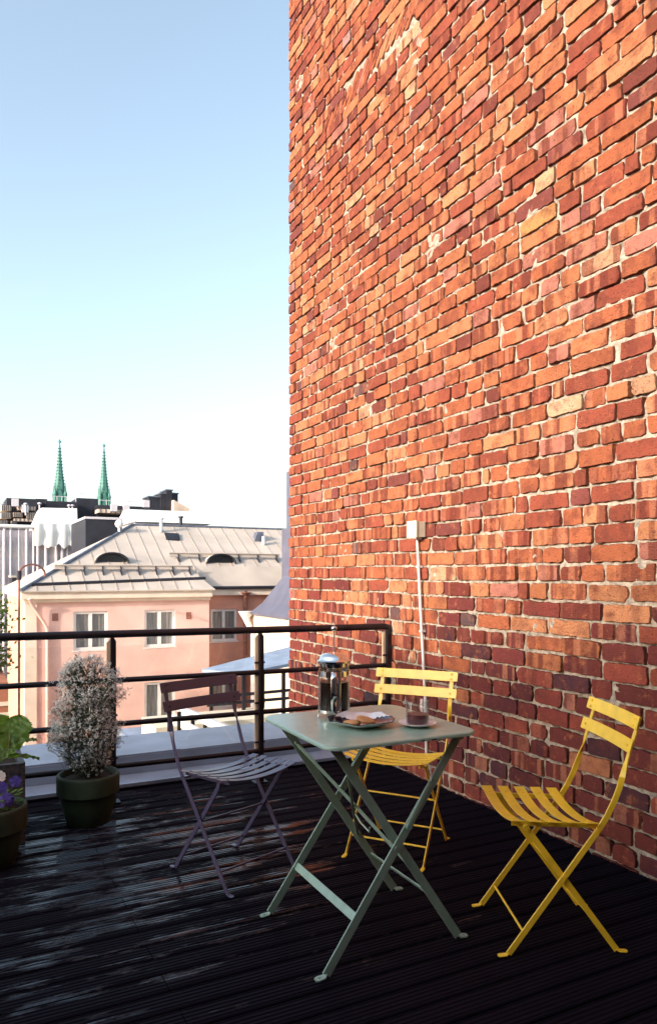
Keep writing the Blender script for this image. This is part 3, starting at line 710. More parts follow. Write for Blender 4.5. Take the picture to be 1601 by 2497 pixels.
# ------------------------------------------------------------------ pots and plants
def pot_profile(rt, h, rb):
    b = h * 0.60; rr = rt * 0.93
    return [(0.001, 0.0), (rb - 0.004, 0.0), (rb, 0.004), (rb + (rr - rb) * 0.6, b * 0.6), (rr - 0.006, b - 0.006), (rr - 0.002, b), (rt - 0.006, b + 0.001), (rt - 0.001, b + 0.006),
            (rt, h - 0.014), (rt - 0.002, h - 0.004), (rt - 0.006, h), (rt - 0.014, h), (rt - 0.018, h - 0.005), (rt - 0.022, h - 0.035), (rt - 0.026, h - 0.05)]
def pot(label, x, y, rt, h, rb, soil_label):
    t = thing('flower_pot', label, 'flower pot', (x, y, 0), 0, 'round green pots')
    mb = MB(); mb.lathe(pot_profile(rt, h, rb), 56); mb.build('pot_wall', M['pot'], t, smooth=True, angle=40)
    mb = MB(); vs = []; n = 40
    rr = rt - 0.024; prof = [(rr, h - 0.030), (rr * 0.8, h - 0.022), (rr * 0.5, h - 0.018), (rr * 0.2, h - 0.016), (0.001, h - 0.016)]
    mb.lathe(prof, n); mb.v = [(a, b, c + 0.006 * noise.noise(Vector((a * 60, b * 60, 1)))) for (a, b, c) in mb.v]
    mb.build('soil', M['soil'], t, smooth=True)
    return t
PX, PY = 0.618, 3.915
pot('round green pot holding the tall white-flowered bush', PX, PY, 0.156, 0.252, 0.106, '')
pot('round green pot of violet pansies at the left edge', 0.1375, 3.525, 0.158, 0.262, 0.106, '')

def flowering_bush():
    rnd = random.Random(5)
    t = thing('flowering_bush', 'tall airy bush of tiny white flowers growing in the green pot', 'plant', (PX, PY, 0.228))
    rights = Vector((math.cos(YAW), -math.sin(YAW), 0)); fwd = Vector((math.sin(YAW), math.cos(YAW), 0))
    # silhouette half-widths (left, right) by height above the soil
    prof = [(0.00, 0.04, 0.05), (0.05, 0.08, 0.09), (0.11, 0.14, 0.12), (0.17, 0.18, 0.14), (0.24, 0.20, 0.18), (0.30, 0.16, 0.15), (0.36, 0.16, 0.15), (0.42, 0.15, 0.17), (0.48, 0.15, 0.19), (0.54, 0.13, 0.13), (0.59, 0.09, 0.07), (0.63, 0.05, 0.04)]
    def width(z, side):
        for a, b in zip(prof[:-1], prof[1:]):
            if a[0] <= z <= b[0]:
                k = (z - a[0]) / (b[0] - a[0]); return a[side] + (b[side] - a[side]) * k
        return 0.02
    fl = MB(); st = MB(); lf = MB()
    def flower(p, s):
        ax = Vector((rnd.gauss(0, 1), rnd.gauss(0, 1), rnd.gauss(0.5, 1))).normalized(); u = ax.orthogonal().normalized(); v = ax.cross(u)
        n = rnd.choice((2, 3, 4)); a0 = rnd.random() * 6
        for k in range(n):
            a = a0 + 2 * math.pi * k / n + rnd.uniform(-0.2, 0.2); d = u * math.cos(a) + v * math.sin(a); e = ax.cross(d)
            q = p + d * s * 0.15; tip = p + d * s + ax * s * 0.25
            fl.add([q, p + d * s * 0.6 + e * s * 0.42 + ax * s * 0.1, tip, p + d * s * 0.6 - e * s * 0.42 + ax * s * 0.1], [(0, 1, 2, 3)])
    def leaf(p, d, L):
        up = Vector((0, 0, 1)); sd = d.cross(up).normalized() if abs(d.z) < 0.95 else Vector((1, 0, 0)); nn = sd.cross(d)
        W = L * 0.20
        pts = [p, p + d * L * 0.3 + sd * W + nn * W * 0.3, p + d * L * 0.7 + sd * W * 0.8 + nn * W * 0.3, p + d * L, p + d * L * 0.7 - sd * W * 0.8 + nn * W * 0.3, p + d * L * 0.3 - sd * W + nn * W * 0.3, p + d * L * 0.5]
        lf.add(pts, [(0, 1, 6), (1, 2, 6), (2, 3, 6), (3, 4, 6), (4, 5, 6), (5, 0, 6)])
    def seg(a, b, r0, r1): st.tube([a, b], [r0, r1], 5, cap=False)
    for i in range(26):                                  # main stems
        ang = rnd.uniform(0, 2 * math.pi); r0 = rnd.uniform(0, 0.035)
        p = Vector((r0 * math.cos(ang), r0 * math.sin(ang), 0.0)); zt = rnd.uniform(0.25, 0.56)
        wv = width(zt, 1 if math.cos(ang) < 0 else 2) * rnd.uniform(0.2, 0.7)
        end = rights * math.cos(ang) * wv + fwd * math.sin(ang) * wv + Vector((0, 0, zt)); prev = p
        for k in range(1, 7):
            q = p.lerp(end, k / 6) + Vector((rnd.gauss(0, 0.008), rnd.gauss(0, 0.008), 0)); seg(prev, q, 0.0022 - 0.0002 * k, 0.0020 - 0.0002 * k); prev = q
    clumps = [(rnd.uniform(0, 2 * math.pi), rnd.uniform(0.06, 0.58)) for _ in range(34)]
    count = 0
    for i in range(750):                                # dark leafy interior
        z = rnd.uniform(0.04, 0.58); ang = rnd.uniform(0, 2 * math.pi); cs, sn = math.cos(ang), math.sin(ang); wv = width(z, 1 if cs < 0 else 2) * rnd.uniform(0.1, 0.72)
        leaf(rights * cs * wv + fwd * sn * wv * 0.9 + Vector((0, 0, z)), Vector((cs + rnd.gauss(0, .6), sn + rnd.gauss(0, .6), rnd.gauss(0.1, 0.6))).normalized(), rnd.uniform(0.018, 0.034))
    for i in range(1200):                                # fine branchlets, each ending in a spray of flowers
        z = rnd.uniform(0.03, 0.62) ** 1.0; ang = rnd.uniform(0, 2 * math.pi)
        if rnd.random() < 0.45:
            c = rnd.choice(clumps); ang = c[0] + rnd.gauss(0, 0.3); z = min(0.625, max(0.02, c[1] + rnd.gauss(0, 0.03)))
        dens = 1.0 if z > 0.18 else (0.35 + 0.5 * z / 0.18)
        if rnd.random() > dens: continue
        cs, sn = math.cos(ang), math.sin(ang)
        wv = width(z, 1 if cs < 0 else 2) * (0.66 + 0.34 * rnd.random() ** 0.6) * (1 + 0.40 * noise.noise(Vector((cs * 2.2, sn * 2.2, z * 14))))
        if rnd.random() < 0.03: wv *= 1.22
        tip = rights * cs * wv + fwd * sn * wv * 0.9 + Vector((0, 0, z))
        base = tip * rnd.uniform(0.35, 0.6); base.z = max(0.0, z - rnd.uniform(0.05, 0.14))
        mid = base.lerp(tip, 0.55) + Vector((rnd.gauss(0, 0.008), rnd.gauss(0, 0.008), rnd.gauss(0, 0.008)))
        seg(base, mid, 0.0010, 0.0008); seg(mid, tip, 0.0008, 0.0005)
        for k in range(rnd.randint(3, 6)):
            d = Vector((rnd.gauss(0, 1), rnd.gauss(0, 1), rnd.gauss(0.35, 0.8))).normalized() * rnd.uniform(0.008, 0.028)
            seg(tip, tip + d, 0.0005, 0.0004); flower(tip + d, rnd.uniform(0.0052, 0.0092)); count += 1
        if rnd.random() < 0.38:
            d = Vector((rnd.gauss(0, 1), rnd.gauss(0, 1), rnd.gauss(-0.2, 0.7))).normalized(); leaf(mid, d, rnd.uniform(0.018, 0.038))
        if rnd.random() < 0.3:
            d = Vector((rnd.gauss(0, 1), rnd.gauss(0, 1), rnd.gauss(-0.2, 0.7))).normalized(); leaf(tip, d, rnd.uniform(0.012, 0.024))
    st.build('stem', M['stem'], t); lf.build('foliage', M['leaf'], t); fl.build('flowers', M['petal'], t)
flowering_bush()

# stone planter with rhubarb
def build_planter():
    x1, y1 = 0.304, 3.738; s = 0.32; h = 0.380; x0 = x1 - s; w = 0.03
    t = thing('stone_planter', 'square dark speckled stone planter holding rhubarb at the left edge', 'planter', (x1 - s / 2, y1 + s / 2, 0))
    mb = MB()
    c = 0.010
    mb.prism([(x0 + c, y1, 0), (x1 - c, y1, 0), (x1, y1 + c, 0), (x1, y1 + w, 0), (x0, y1 + w, 0), (x0, y1 + c, 0)], (0, 0, h))
    mb.box(x0, x1, y1 + s - w, y1 + s, 0, h - 0.001); mb.box(x0, x0 + w, y1 + w + 0.0005, y1 + s - w - 0.0005, 0, h - 0.002); mb.box(x1 - w, x1 - 0.0005, y1 + w + 0.0005, y1 + s - w - 0.0005, 0, h - 0.002)
    mb.build('planter_wall', M['granite'], t, world=True)
    mb = MB(); mb.box(x0 + w, x1 - w, y1 + w, y1 + s - w, 0.02, h - 0.03); mb.build('soil', M['soil'], t, world=True)
build_planter()

def big_leaf(mb, base, tip, width_, seed, fold=0.18, ruff=0.05):
    base = Vector(base); tip = Vector(tip); d = tip - base; L = d.length; d.normalize()
    sd = d.cross(Vector((0, 0, 1))).normalized(); nn = sd.cross(d).normalized()
    if nn.z < 0: nn = -nn
    nu, nv = 22, 16; vs = []
    for i in range(nu + 1):
        u = i / nu; hw = width_ * (math.sin(math.pi * min(1, u * 0.93 + 0.07)) ** 0.62) * (1.12 - 0.45 * u)
        for j in range(nv + 1):
            v = j / nv * 2 - 1; edge = abs(v) ** 3
            lob = 1 + 0.30 * noise.noise(Vector((u * 5 + seed, (1 if v > 0 else -1) * 3.0, seed))) + 0.22 * noise.noise(Vector((u * 14 + seed, v * 2, 2)))
            back = -0.12 * L * abs(v) * (1 - u) ** 2
            z = fold * abs(v) * hw - 0.35 * L * u * u * 0.5 + edge * ruff * L * math.sin(u * 19 + seed * 3 + (1.7 if v > 0 else 0)) * 0.9
            z += 0.010 * noise.noise(Vector((u * 7, v * 5, seed))) + 0.0035 * math.cos(abs(v) * 9 + u * 20)
            p = base + d * (u * L + back) + sd * (v * hw * lob) + nn * z
            vs.append(p)
    fs = [(i * (nv + 1) + j, (i + 1) * (nv + 1) + j, (i + 1) * (nv + 1) + j + 1, i * (nv + 1) + j + 1) for i in range(nu) for j in range(nv)]
    mb.add(vs, fs)
    mb2 = [base + d * (L * u) + nn * (-0.35 * L * u * u * 0.5 + 0.002) for u in (0, 0.25, 0.5, 0.75, 0.92)]
    return mb2
def build_rhubarb():
    c0 = Vector((0.135, 3.86, 0.35))
    t = thing('rhubarb_plant', 'broad-leaved green rhubarb growing in the dark stone planter', 'plant', c0)
    specs = [(at(24, 1822, 3.72), at(24, 1746, 3.80), 0.088, 1.0), (at(34, 1800, 3.88), at(46, 1738, 3.96), 0.085, 9.1), (at(42, 1812, 3.80), at(90, 1794, 3.88), 0.034, 3.1),
             (at(24, 1845, 3.74), at(98, 1838, 3.78), 0.042, 4.7), (at(20, 1826, 3.68), at(-4, 1852, 3.60), 0.048, 5.2), (at(6, 1800, 3.85), at(-50, 1765, 3.80), 0.085, 6.4), (at(10, 1790, 3.98), at(-10, 1735, 4.02), 0.085, 7.9)]
    for (b, e, wd, sd) in specs:
        mb = MB(); rib = big_leaf(mb, b, e, wd, sd); mb.build('leaf', M['rhubarb'], t, smooth=True, angle=180, world=True)
        r = MB(); r.tube([c0, c0.lerp(b, 0.5) + Vector((0, 0, 0.01)), b] + rib[1:], [0.006, 0.005, 0.0045, 0.0030, 0.0022, 0.0015, 0.0008], 8)
        d = (e - b); L = d.length; d.normalize(); sdv = d.cross(Vector((0, 0, 1))).normalized(); nv_ = sdv.cross(d)
        if nv_.z < 0: nv_ = -nv_
        for k in range(4):                                # side veins
            p = rib[0].lerp(rib[-1], 0.08 + 0.2 * k)
            for sg in (-1, 1): r.tube([p, p + d * L * 0.16 + sdv * sg * wd * 0.55 + nv_ * 0.07 * wd - Vector((0, 0.003, 0))], [0.0016, 0.0006], 5)
        r.build('stalk', M['rstem'], t, smooth=True, world=True)
build_rhubarb()

def build_pansies():
    rnd = random.Random(9); cx, cy, cz = 0.1375, 3.525, 0.262
    t = thing('pansy_plant', 'low violet pansies with one white bloom in the pot at the left edge', 'plant', (cx, cy, 0.23))
    lf = MB(); st = MB()
    for i in range(90):
        a = rnd.uniform(0, 6.28); r = rnd.uniform(0.0, 0.12); p = Vector((cx + r * math.cos(a), cy + r * math.sin(a), cz - 0.01 + rnd.uniform(0, 0.07)))
        d = Vector((math.cos(a) + rnd.gauss(0, 0.5), math.sin(a) + rnd.gauss(0, 0.5), rnd.uniform(-0.1, 0.6))).normalized(); L = rnd.uniform(0.028, 0.05)
        sd = d.cross(Vector((0, 0, 1))).normalized(); nn = sd.cross(d); W = L * 0.34
        lf.add([p, p + d * L * 0.35 + sd * W + nn * 0.004, p + d * L * 0.75 + sd * W * 0.8 + nn * 0.004, p + d * L, p + d * L * 0.75 - sd * W * 0.8 + nn * 0.004, p + d * L * 0.35 - sd * W + nn * 0.004, p + d * L * 0.5], [(0, 1, 6), (1, 2, 6), (2, 3, 6), (3, 4, 6), (4, 5, 6), (5, 0, 6)])
        st.tube([(cx + r * 0.5 * math.cos(a), cy + r * 0.5 * math.sin(a), cz - 0.03), p], 0.0012, 5)
    lf.build('foliage', M['rhubarb'], t, world=True); 
    blooms = [(0.125, 3.375, 0.335, 'violet'), (0.150, 3.395, 0.345, 'violet'), (0.165, 3.41, 0.325, 'violet'), (0.135, 3.42, 0.385, 'violet'), (0.19, 3.44, 0.40, 'violet'), (0.13, 3.44, 0.43, 'petal'), (0.05, 3.40, 0.36, 'violet'), (0.02, 3.45, 0.39, 'violet')]
    for (x, y, z, m) in blooms:
        p = Vector((x + 0.0525, y + 0.055, z - 0.038)); st.tube([(cx, cy, cz - 0.02), p.lerp(Vector((cx, cy, cz)), 0.4) + Vector((0, 0, 0.02)), p], 0.0012, 5)
        ax = Vector((0.1 + rnd.gauss(0, 0.3), -1, 0.35 + rnd.gauss(0, 0.3))).normalized(); u = ax.orthogonal().normalized(); v = ax.cross(u); mb = MB()
        for k in range(5):
            a = 1.3 + 2 * math.pi * k / 5; d = u * math.cos(a) + v * math.sin(a); e = ax.cross(d); s = 0.024
            mb.add([p, p + d * s * 0.5 + e * s * 0.6 + ax * 0.003 * (k % 2), p + d * s + e * s * 0.35 + ax * 0.004, p + d * s * 1.05, p + d * s - e * s * 0.35 + ax * 0.002, p + d * s * 0.5 - e * s * 0.6], [(0, 1, 2, 3), (0, 3, 4, 5)])
        mb.build('bloom', M[m], t, world=True)
    st.build('stem', M['stem'], t, world=True)
build_pansies()

# ================================================================== the town beyond
mb = MB(); mb.quad((-300, -300, -16), (900, -300, -16), (900, 900, -16), (-300, 900, -16)); struct('ground', mb, M['ground'])

M['sky_block'] = mat('sky_block_render', (0.20, 0.15, 0.13), 0.9, var=0.1, scale=1)
# ---- unseen blocks added to shade the terrace (behind and left of the viewer)
t = thing('shade_block', 'tall unseen block added behind the viewer to shade the terrace', 'building', (-44, -7, -16))
h = Vector((-0.9, 0.66, 0)).normalized(); o_ = Vector((-h.y, h.x, 0))
SH = Vector((WX, EDGE_Y, 0.05)) + SUN * 75  # roof edge laid out from the shadow line wanted on the wall
P0 = SH + h * 14; P1 = SH - h * 50
if o_.dot(Vector((-1, 0, 0))) < 0: o_ = -o_
mb = MB(); zt = SH.z
mb.hexa([(P0.x, P0.y, -16), (P1.x, P1.y, -16), tuple((P1 + o_ * 12).xy) + (-16,), tuple((P0 + o_ * 12).xy) + (-16,)], [(P0.x, P0.y, zt), (P1.x, P1.y, zt), tuple((P1 + o_ * 12).xy) + (zt,), tuple((P0 + o_ * 12).xy) + (zt,)])
mb.build('wall', M['beige'], t, world=True)
mb = MB()
for i in range(24):
    for j in range(11):
        q = P1 + h * (2 + i * 2.5); z = zt - 3 - j * 3.3
        a = q - o_ * 0.02; b2 = a + h * 1.2
        mb.hexa([(a.x, a.y, z), (b2.x, b2.y, z), ((b2 + o_ * .06).x, (b2 + o_ * .06).y, z), ((a + o_ * .06).x, (a + o_ * .06).y, z)], [(a.x, a.y, z + 1.6), (b2.x, b2.y, z + 1.6), ((b2 + o_ * .06).x, (b2 + o_ * .06).y, z + 1.6), ((a + o_ * .06).x, (a + o_ * .06).y, z + 1.6)])
mb.build('window', M['dark'], t, world=True)  # windows of the added unseen shade block
t = thing('sky_block_facade', 'unseen house facade and side wing added to keep skylight off the terrace', 'building', (0, -2.4, -16))  # unseen facade and wing, added to darken deck and lower wall
mb = MB(); mb.box(-9, WX + 2.5, -8, -1.65, -16, 5.0); mb.box(-9, -3.4, -1.64, 2.4, -16, 2.75); mb.build('wall', M['sky_block'], t, world=True)  # walls of the added unseen facade and wing
mb = MB(); mb.box(-1.2, 0.2, -1.66, -1.60, 0.02, 2.2); mb.build('door', M['dark'], t, world=True)

# ---- pink apartment house
def window(parent, x0, x1, z0, z1, y, mull=True):
    fr = 0.11; mb = MB()
    mb.box(x0, x1, y - 0.03, y + 0.06, z1 - fr, z1); mb.box(x0, x1, y - 0.03, y + 0.06, z0, z0 + fr)
    mb.box(x0, x0 + fr, y - 0.028, y + 0.058, z0 + fr, z1 - fr); mb.box(x1 - fr, x1, y - 0.028, y + 0.058, z0 + fr, z1 - fr)
    xm = (x0 + x1) / 2; mb.box(xm - fr * 0.6, xm + fr * 0.6, y - 0.026, y + 0.056, z0 + fr, z1 - fr)
    w_ = mb.build('window', M['white'], parent, world=True)
    for (a, b) in ((x0 + fr, xm - fr * 0.6), (xm + fr * 0.6, x1 - fr)):
        m2 = MB(); m2.box(a, b, y + 0.012, y + 0.018, z0 + fr, z1 - fr); m2.v = [tuple(Vector(p) - parent.location) for p in m2.v]
        m2.build('pane', M['pane'], w_)
    m2 = MB(); n = 24
    vs = []; 
    for i in range(n + 1):
        x = x0 + fr + (x1 - x0 - 2 * fr) * i / n; yy = y + 0.045 + 0.012 * math.sin(i * 2.1)
        vs += [(x, yy, z0 + fr), (x, yy, z1 - fr)]
    m2.add(vs, [(2 * i, 2 * i + 2, 2 * i + 3, 2 * i + 1) for i in range(n)]); m2.v = [tuple(Vector(p) - parent.location) for p in m2.v]
    m2.build('curtain', M['curtain'], w_)
    m2 = MB(); m2.box(x0 - 0.06, x1 + 0.06, y - 0.12, y - 0.031, z0 - 0.05, z0 - 0.003); m2.box(x0 - 0.05, x1 + 0.05, y - 0.08, y - 0.031, z1 + 0.003, z1 + 0.05); m2.v = [tuple(Vector(p) - parent.location) for p in m2.v]
    m2.build('sill', M['white'], w_)
YF, YW = 31.0, 32.0
def wall_holes(mb, x0, x1, z0, z1, y, holes, th=0.3):    # a wall facing the viewer with window openings left in it
    zs = sorted({z0, z1} | {h_[2] for h_ in holes} | {h_[3] for h_ in holes}); xs = sorted({x0, x1} | {h_[0] for h_ in holes} | {h_[1] for h_ in holes})
    for a, b in zip(xs[:-1], xs[1:]):
        for c, d in zip(zs[:-1], zs[1:]):
            xm, zm = (a + b) / 2, (c + d) / 2
            if any(h_[0] < xm < h_[1] and h_[2] < zm < h_[3] for h_ in holes): continue
            mb.quad((a, y, c), (b, y, c), (b, y, d), (a, y, d))
    for (a, b, c, d) in holes:
        mb.quad((a, y, c), (a, y, d), (a, y + th, d), (a, y + th, c)); mb.quad((b, y, c), (b, y + th, c), (b, y + th, d), (b, y, d))
        mb.quad((a, y, d), (b, y, d), (b, y + th, d), (a, y + th, d)); mb.quad((a, y, c), (a, y + th, c), (b, y + th, c), (b, y, c))
def pink_house():
    t = thing('pink_house', 'pink rendered apartment house with a beige seamed metal roof', 'building', (6.3, 31, -16))
    rows = [(-1.84, -0.26), (-4.90, -3.33), (-7.95, -6.40)]
    cols = [(4.32, 5.66), (7.17, 8.49)]
    holes = [(a, b, c, d) for (a, b) in cols for (c, d) in rows]
    mb = MB(); wall_holes(mb, 2.93, 10.0, -16, 0.40, YF, holes); mb.quad((10.0, YF, -16), (10.0, YW, -16), (10.0, YW, 0.4), (10.0, YF, 0.4))
    mb.build('wall', M['pink'], t, world=True)
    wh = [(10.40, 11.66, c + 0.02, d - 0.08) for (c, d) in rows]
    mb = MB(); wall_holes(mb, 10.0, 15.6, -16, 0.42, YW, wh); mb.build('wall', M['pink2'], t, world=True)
    mb = MB(); mb.box(2.50, 2.52, YF + 0.02, 41.4, -16, 0.36); mb.box(2.52, 15.6, 41.0, 41.4, -16, 0.36); mb.build('wall', M['pink2'], t, world=True)
    mb = MB(); mb.box(2.49, 2.925, YF - 0.06, YF + 0.5, -16, 0.36); mb.build('corner_pilaster', M['cornice'], t, world=True)
    for (a, b, c, d) in holes: window(t, a, b, c, d, YF + 0.10)
    for (a, b, c, d) in wh: window(t, a, b, c, d, YW + 0.10)
    mb = MB(); mb.box(2.36, 10.05, YF - 0.30, YF - 0.01, 0.28, 0.56); mb.box(2.36, 2.49, YF, 41.6, 0.28, 0.55)
    mb.box(2.45, 10.02, YF - 0.15, YF - 0.005, 0.14, 0.277); mb.build('cornice', M['cornice'], t, world=True)
    mb = MB(); mb.box(10.06, 15.7, YW - 0.28, YW - 0.01, 0.30, 0.58); mb.build('cornice', M['cornice'], t, world=True)
    # roof: hipped on the left, ridge parallel to the street
    ze, sl = 0.60, 0.5625; ye = 30.6; yr = 36.0; zr = ze + (yr - ye) * sl
    A = (2.30, ye, ze); Bp = (10.15, ye, ze); Cp = (9.4, 32.4, ze + 1.8 * sl); D = (17.0, 32.4, ze + 1.8 * sl); E_ = (17.0, yr, zr); F = (7.75, yr, zr); G_ = (2.30, 41.4, ze); H_ = (17.0, 41.4, ze)
    mb = MB(); th = Vector((0, 0, -0.05)); top = [A, Bp, Cp, D, E_, F, G_, H_]; vs = [Vector(p) for p in top] + [Vector(p) + th for p in top]
    fs = [(0, 1, 2, 3, 4, 5), (0, 5, 6), (5, 4, 7, 6)]; fs += [tuple(i + 8 for i in reversed(f)) for f in fs] + [(0, 8, 9, 1), (1, 9, 10, 2), (2, 10, 11, 3), (6, 14, 8, 0)]
    mb.add(vs, fs); mb.add([(10.15, 31.68, 0.62), (17, 31.68, 0.62), (17, 32.4, ze + 1.8 * sl), (9.4, 32.4, ze + 1.8 * sl), (10.15, ye, ze), (10.15, 31.68, 0.55), (17, 31.68, 0.55)], [(0, 1, 2, 3), (4, 0, 3), (5, 6, 1, 0)]); rf = mb.build('roof', M['roof'], t, world=True)
    def sub(mb_, name, m, smooth=False):
        mb_.v = [tuple(Vector(p) - t.location) for p in mb_.v]; return mb_.build(name, m, rf, smooth=smooth)
    zz = lambda y: ze + (y - ye) * sl
    mb = MB(); x = 2.9
    while x < 16.8:
        y0 = ye + 0.02 if x < 9.4 else (32.4 if x > 10.1 else 30.6 + (10.15 - x) * 2.4); y1 = min(yr, ye + (x - 2.3) * (yr - ye) / 5.45) - 0.03
        if y1 - y0 > 0.3:
            mb.hexa([(x - 0.018, y0, zz(y0) - 0.01), (x + 0.018, y0, zz(y0) - 0.01), (x + 0.018, y1, zz(y1) - 0.01), (x - 0.018, y1, zz(y1) - 0.01)], [(x - 0.018, y0, zz(y0) + 0.022), (x + 0.018, y0, zz(y0) + 0.022), (x + 0.018, y1, zz(y1) + 0.022), (x - 0.018, y1, zz(y1) + 0.022)])
        x += 0.62
    sub(mb, 'seams', M['seam'])
    mb = MB(); mb.tube([(2.32, ye + 0.02, ze + 0.03), (7.75, yr, zr + 0.03)], 0.075, 8); mb.tube([(7.75, yr, zr + 0.02), (17, yr, zr + 0.02)], 0.055, 8); sub(mb, 'ridge_cap', M['zinc_dark'], True)
    mb = MB(); mb.hexa([(2.75, 30.92, zz(30.92)), (2.75, 31.0, zz(31.0)), (9.95, 31.42, zz(31.42)), (9.95, 31.34, zz(31.34))], [(2.75, 30.90, zz(30.90) + 0.11), (2.75, 30.96, zz(30.96) + 0.11), (9.95, 31.38, zz(31.38) + 0.11), (9.95, 31.32, zz(31.32) + 0.11)])
    mb.tube([(10.0, 31.64, 0.64), (15.6, 31.64, 0.66)], 0.07, 8)
    sub(mb, 'roof_gutter', M['dark'])
    for (xa, xb, y, n) in ((3.70, 9.55, 31.94, 8), (8.75, 14.2, 33.0, 6)):
        mb = MB(); z = zz(y)
        mb.tube([(xa, y, z + 0.28), (xb, y, z + 0.28)], 0.035, 8); mb.tube([(xa, y - 0.05, z + 0.13), (xb, y - 0.05, z + 0.13)], 0.025, 8)
        mb.box(xa, xb, y + 0.0, y + 0.01, z + 0.12, z + 0.27)
        sg = sub(mb, 'snow_guard', M['roof'])
        for i in range(n):
            x = xa + 0.4 + (xb - xa - 0.6) * i / (n - 1)
            m2 = MB(); m2.prism([(x, y + 0.04, z + 0.27), (x, y - 0.08, z + 0.20), (x, y - 0.30, zz(y - 0.30) + 0.02), (x, y + 0.04, z + 0.02)], (0.04, 0, 0)); sub(m2, 'guard_bracket', M['dark'])
    for (x, y) in ((6.15, 32.6), (11.1, 32.6)):            # eyebrow dormers
        zb = zz(y); mb = MB(); n = 14; vs = []
        for k in range(n + 1):
            a = math.pi * k / n; vs.append((x - 0.72 * math.cos(a), y, zb + 0.02 + 0.46 * math.sin(a) ** 0.9)); 
        for k in range(n + 1):
            a = math.pi * k / n; zt_ = zb + 0.02 + 0.46 * math.sin(a) ** 0.9; vs.append((x - 0.72 * math.cos(a), y + (zt_ - zb) / sl, zt_ + 0.004))
        mb.add(vs, [(k, k + 1, n + 2 + k, n + 1 + k) for k in range(n)]); sub(mb, 'dormer', M['roof'], True)
        m2 = MB(); m2.add([(x - 0.62 * math.cos(math.pi * k / n), y + 0.10, zb + 0.03 + 0.38 * math.sin(math.pi * k / n)) for k in range(n + 1)], [tuple(range(n + 1))]); sub(m2, 'dormer_opening', M['black'])
        m3 = MB(); m3.tube([(x - 0.70 * math.cos(math.pi * k / n), y - 0.01, zb + 0.02 + 0.44 * math.sin(math.pi * k / n)) for k in range(n + 1)], 0.045, 6); sub(m3, 'dormer_rim', M['dark'])
    # hatch, vents, chimney blocks
    p = at(420, 1320, 34.9); mb = MB(); mb.hexa([(p.x - 0.35, p.y - 0.25, zz(p.y - .25)), (p.x + 0.30, p.y - 0.3, zz(p.y - .3)), (p.x + 0.4, p.y + 0.25, zz(p.y + .25)), (p.x - 0.3, p.y + 0.3, zz(p.y + .3))], [(p.x - 0.35, p.y - 0.25, zz(p.y - .25) + 0.09), (p.x + 0.30, p.y - 0.3, zz(p.y - .3) + 0.09), (p.x + 0.4, p.y + 0.25, zz(p.y + .25) + 0.09), (p.x - 0.3, p.y + 0.3, zz(p.y + .3) + 0.09)]); sub(mb, 'roof_hatch', M['dark'])
    p = at(393, 1297, 35.4); mb = MB(); mb.tube([(p.x, p.y, zz(p.y)), (p.x, p.y, p.z + 0.62)], 0.085, 12); mb.tube([(p.x, p.y, p.z + 0.62), (p.x, p.y, p.z + 0.68)], 0.14, 12); sub(mb, 'vent_pipe', M['pole'], True)
    p = at(441, 1285, 36.3); mb = MB(); mb.tube([(p.x, p.y, 3.2), (p.x, p.y, 4.12)], 0.08, 12); mb.tube([(p.x, p.y, 4.1), (p.x, p.y, 4.18)], 0.13, 12); sub(mb, 'vent_pipe', M['dark'], True)
    p = at(291, 1296, 35.2); mb = MB(); mb.tube([(p.x, p.y, 2.2), (p.x, p.y, p.z + 0.25)], 0.06, 12); mb.ball((p.x, p.y, p.z + 0.36), 0.2, 8); sub(mb, 'vent_pipe', M['white'], True)
    p = at(643, 1338, 34.4); mb = MB(); mb.tube([(p.x, p.y, zz(p.y)), (p.x, p.y, p.z + 0.62)], 0.10, 12); sub(mb, 'vent_pipe', M['pole'], True)
    a = at(620, 1340, 34.7); b = at(638, 1340, 34.7); mb = MB(); mb.prism([(a.x, a.y, zz(a.y)), (b.x + .1, a.y, zz(a.y)), (b.x + .1, a.y, zz(a.y) + 0.5), (a.x + 0.2, a.y, zz(a.y) + 0.5)], (0, 0.5, 0)); sub(mb, 'roof_light', M['zinc_dark'])
    a = at(651, 1339, 36.5); b = at(700, 1290, 36.5); mb = MB(); mb.box(a.x, b.x, 36.1, 37.5, 2.0, b.z); sub(mb, 'chimney', M['dark'])
    a = at(30, 1432, 42.0); b = at(110, 1408, 42.0); mb = MB(); mb.box(a.x, b.x + 1, 42.0, 44, 0.2, b.z); mb.build('annex', M['dark'], t, world=True)
    mb = MB(); mb.box(a.x - .05, b.x + 1.05, 41.95, 44.05, b.z + 0.003, b.z + 0.10); mb.build('annex_coping', M['roof'], t, world=True)
    # vents in the wall
    for (u, v) in ((135, 1505), (460, 1501)):
        p = at(u, v, YF); mb = MB(); mb.box(p.x - 0.11, p.x + 0.11, YF - 0.02, YF + 0.02, p.z - 0.15, p.z + 0.15); mb.build('wall_vent', M['rust'], t, world=True)
    # downpipes
    mb = MB(); mb.tube([(2.62, 30.62, 0.30), (2.75, 30.75, 0.05), (3.25, 30.9, -0.75), (3.32, 30.92, -0.95), (3.32, 30.92, -16)], 0.065, 10); mb.build('downpipe', M['pink'], t, smooth=True, world=True)
    p = at(598, 1440, YW - 0.2)
    mb = MB(); mb.tube([(p.x, p.y, 0.5), (p.x, p.y, -16)], 0.10, 10); mb.tube([(p.x, p.y, 0.42), (p.x, p.y, 0.28)], [0.30, 0.14], 12); mb.build('downpipe', M['rust'], t, smooth=True, world=True)
pink_house()

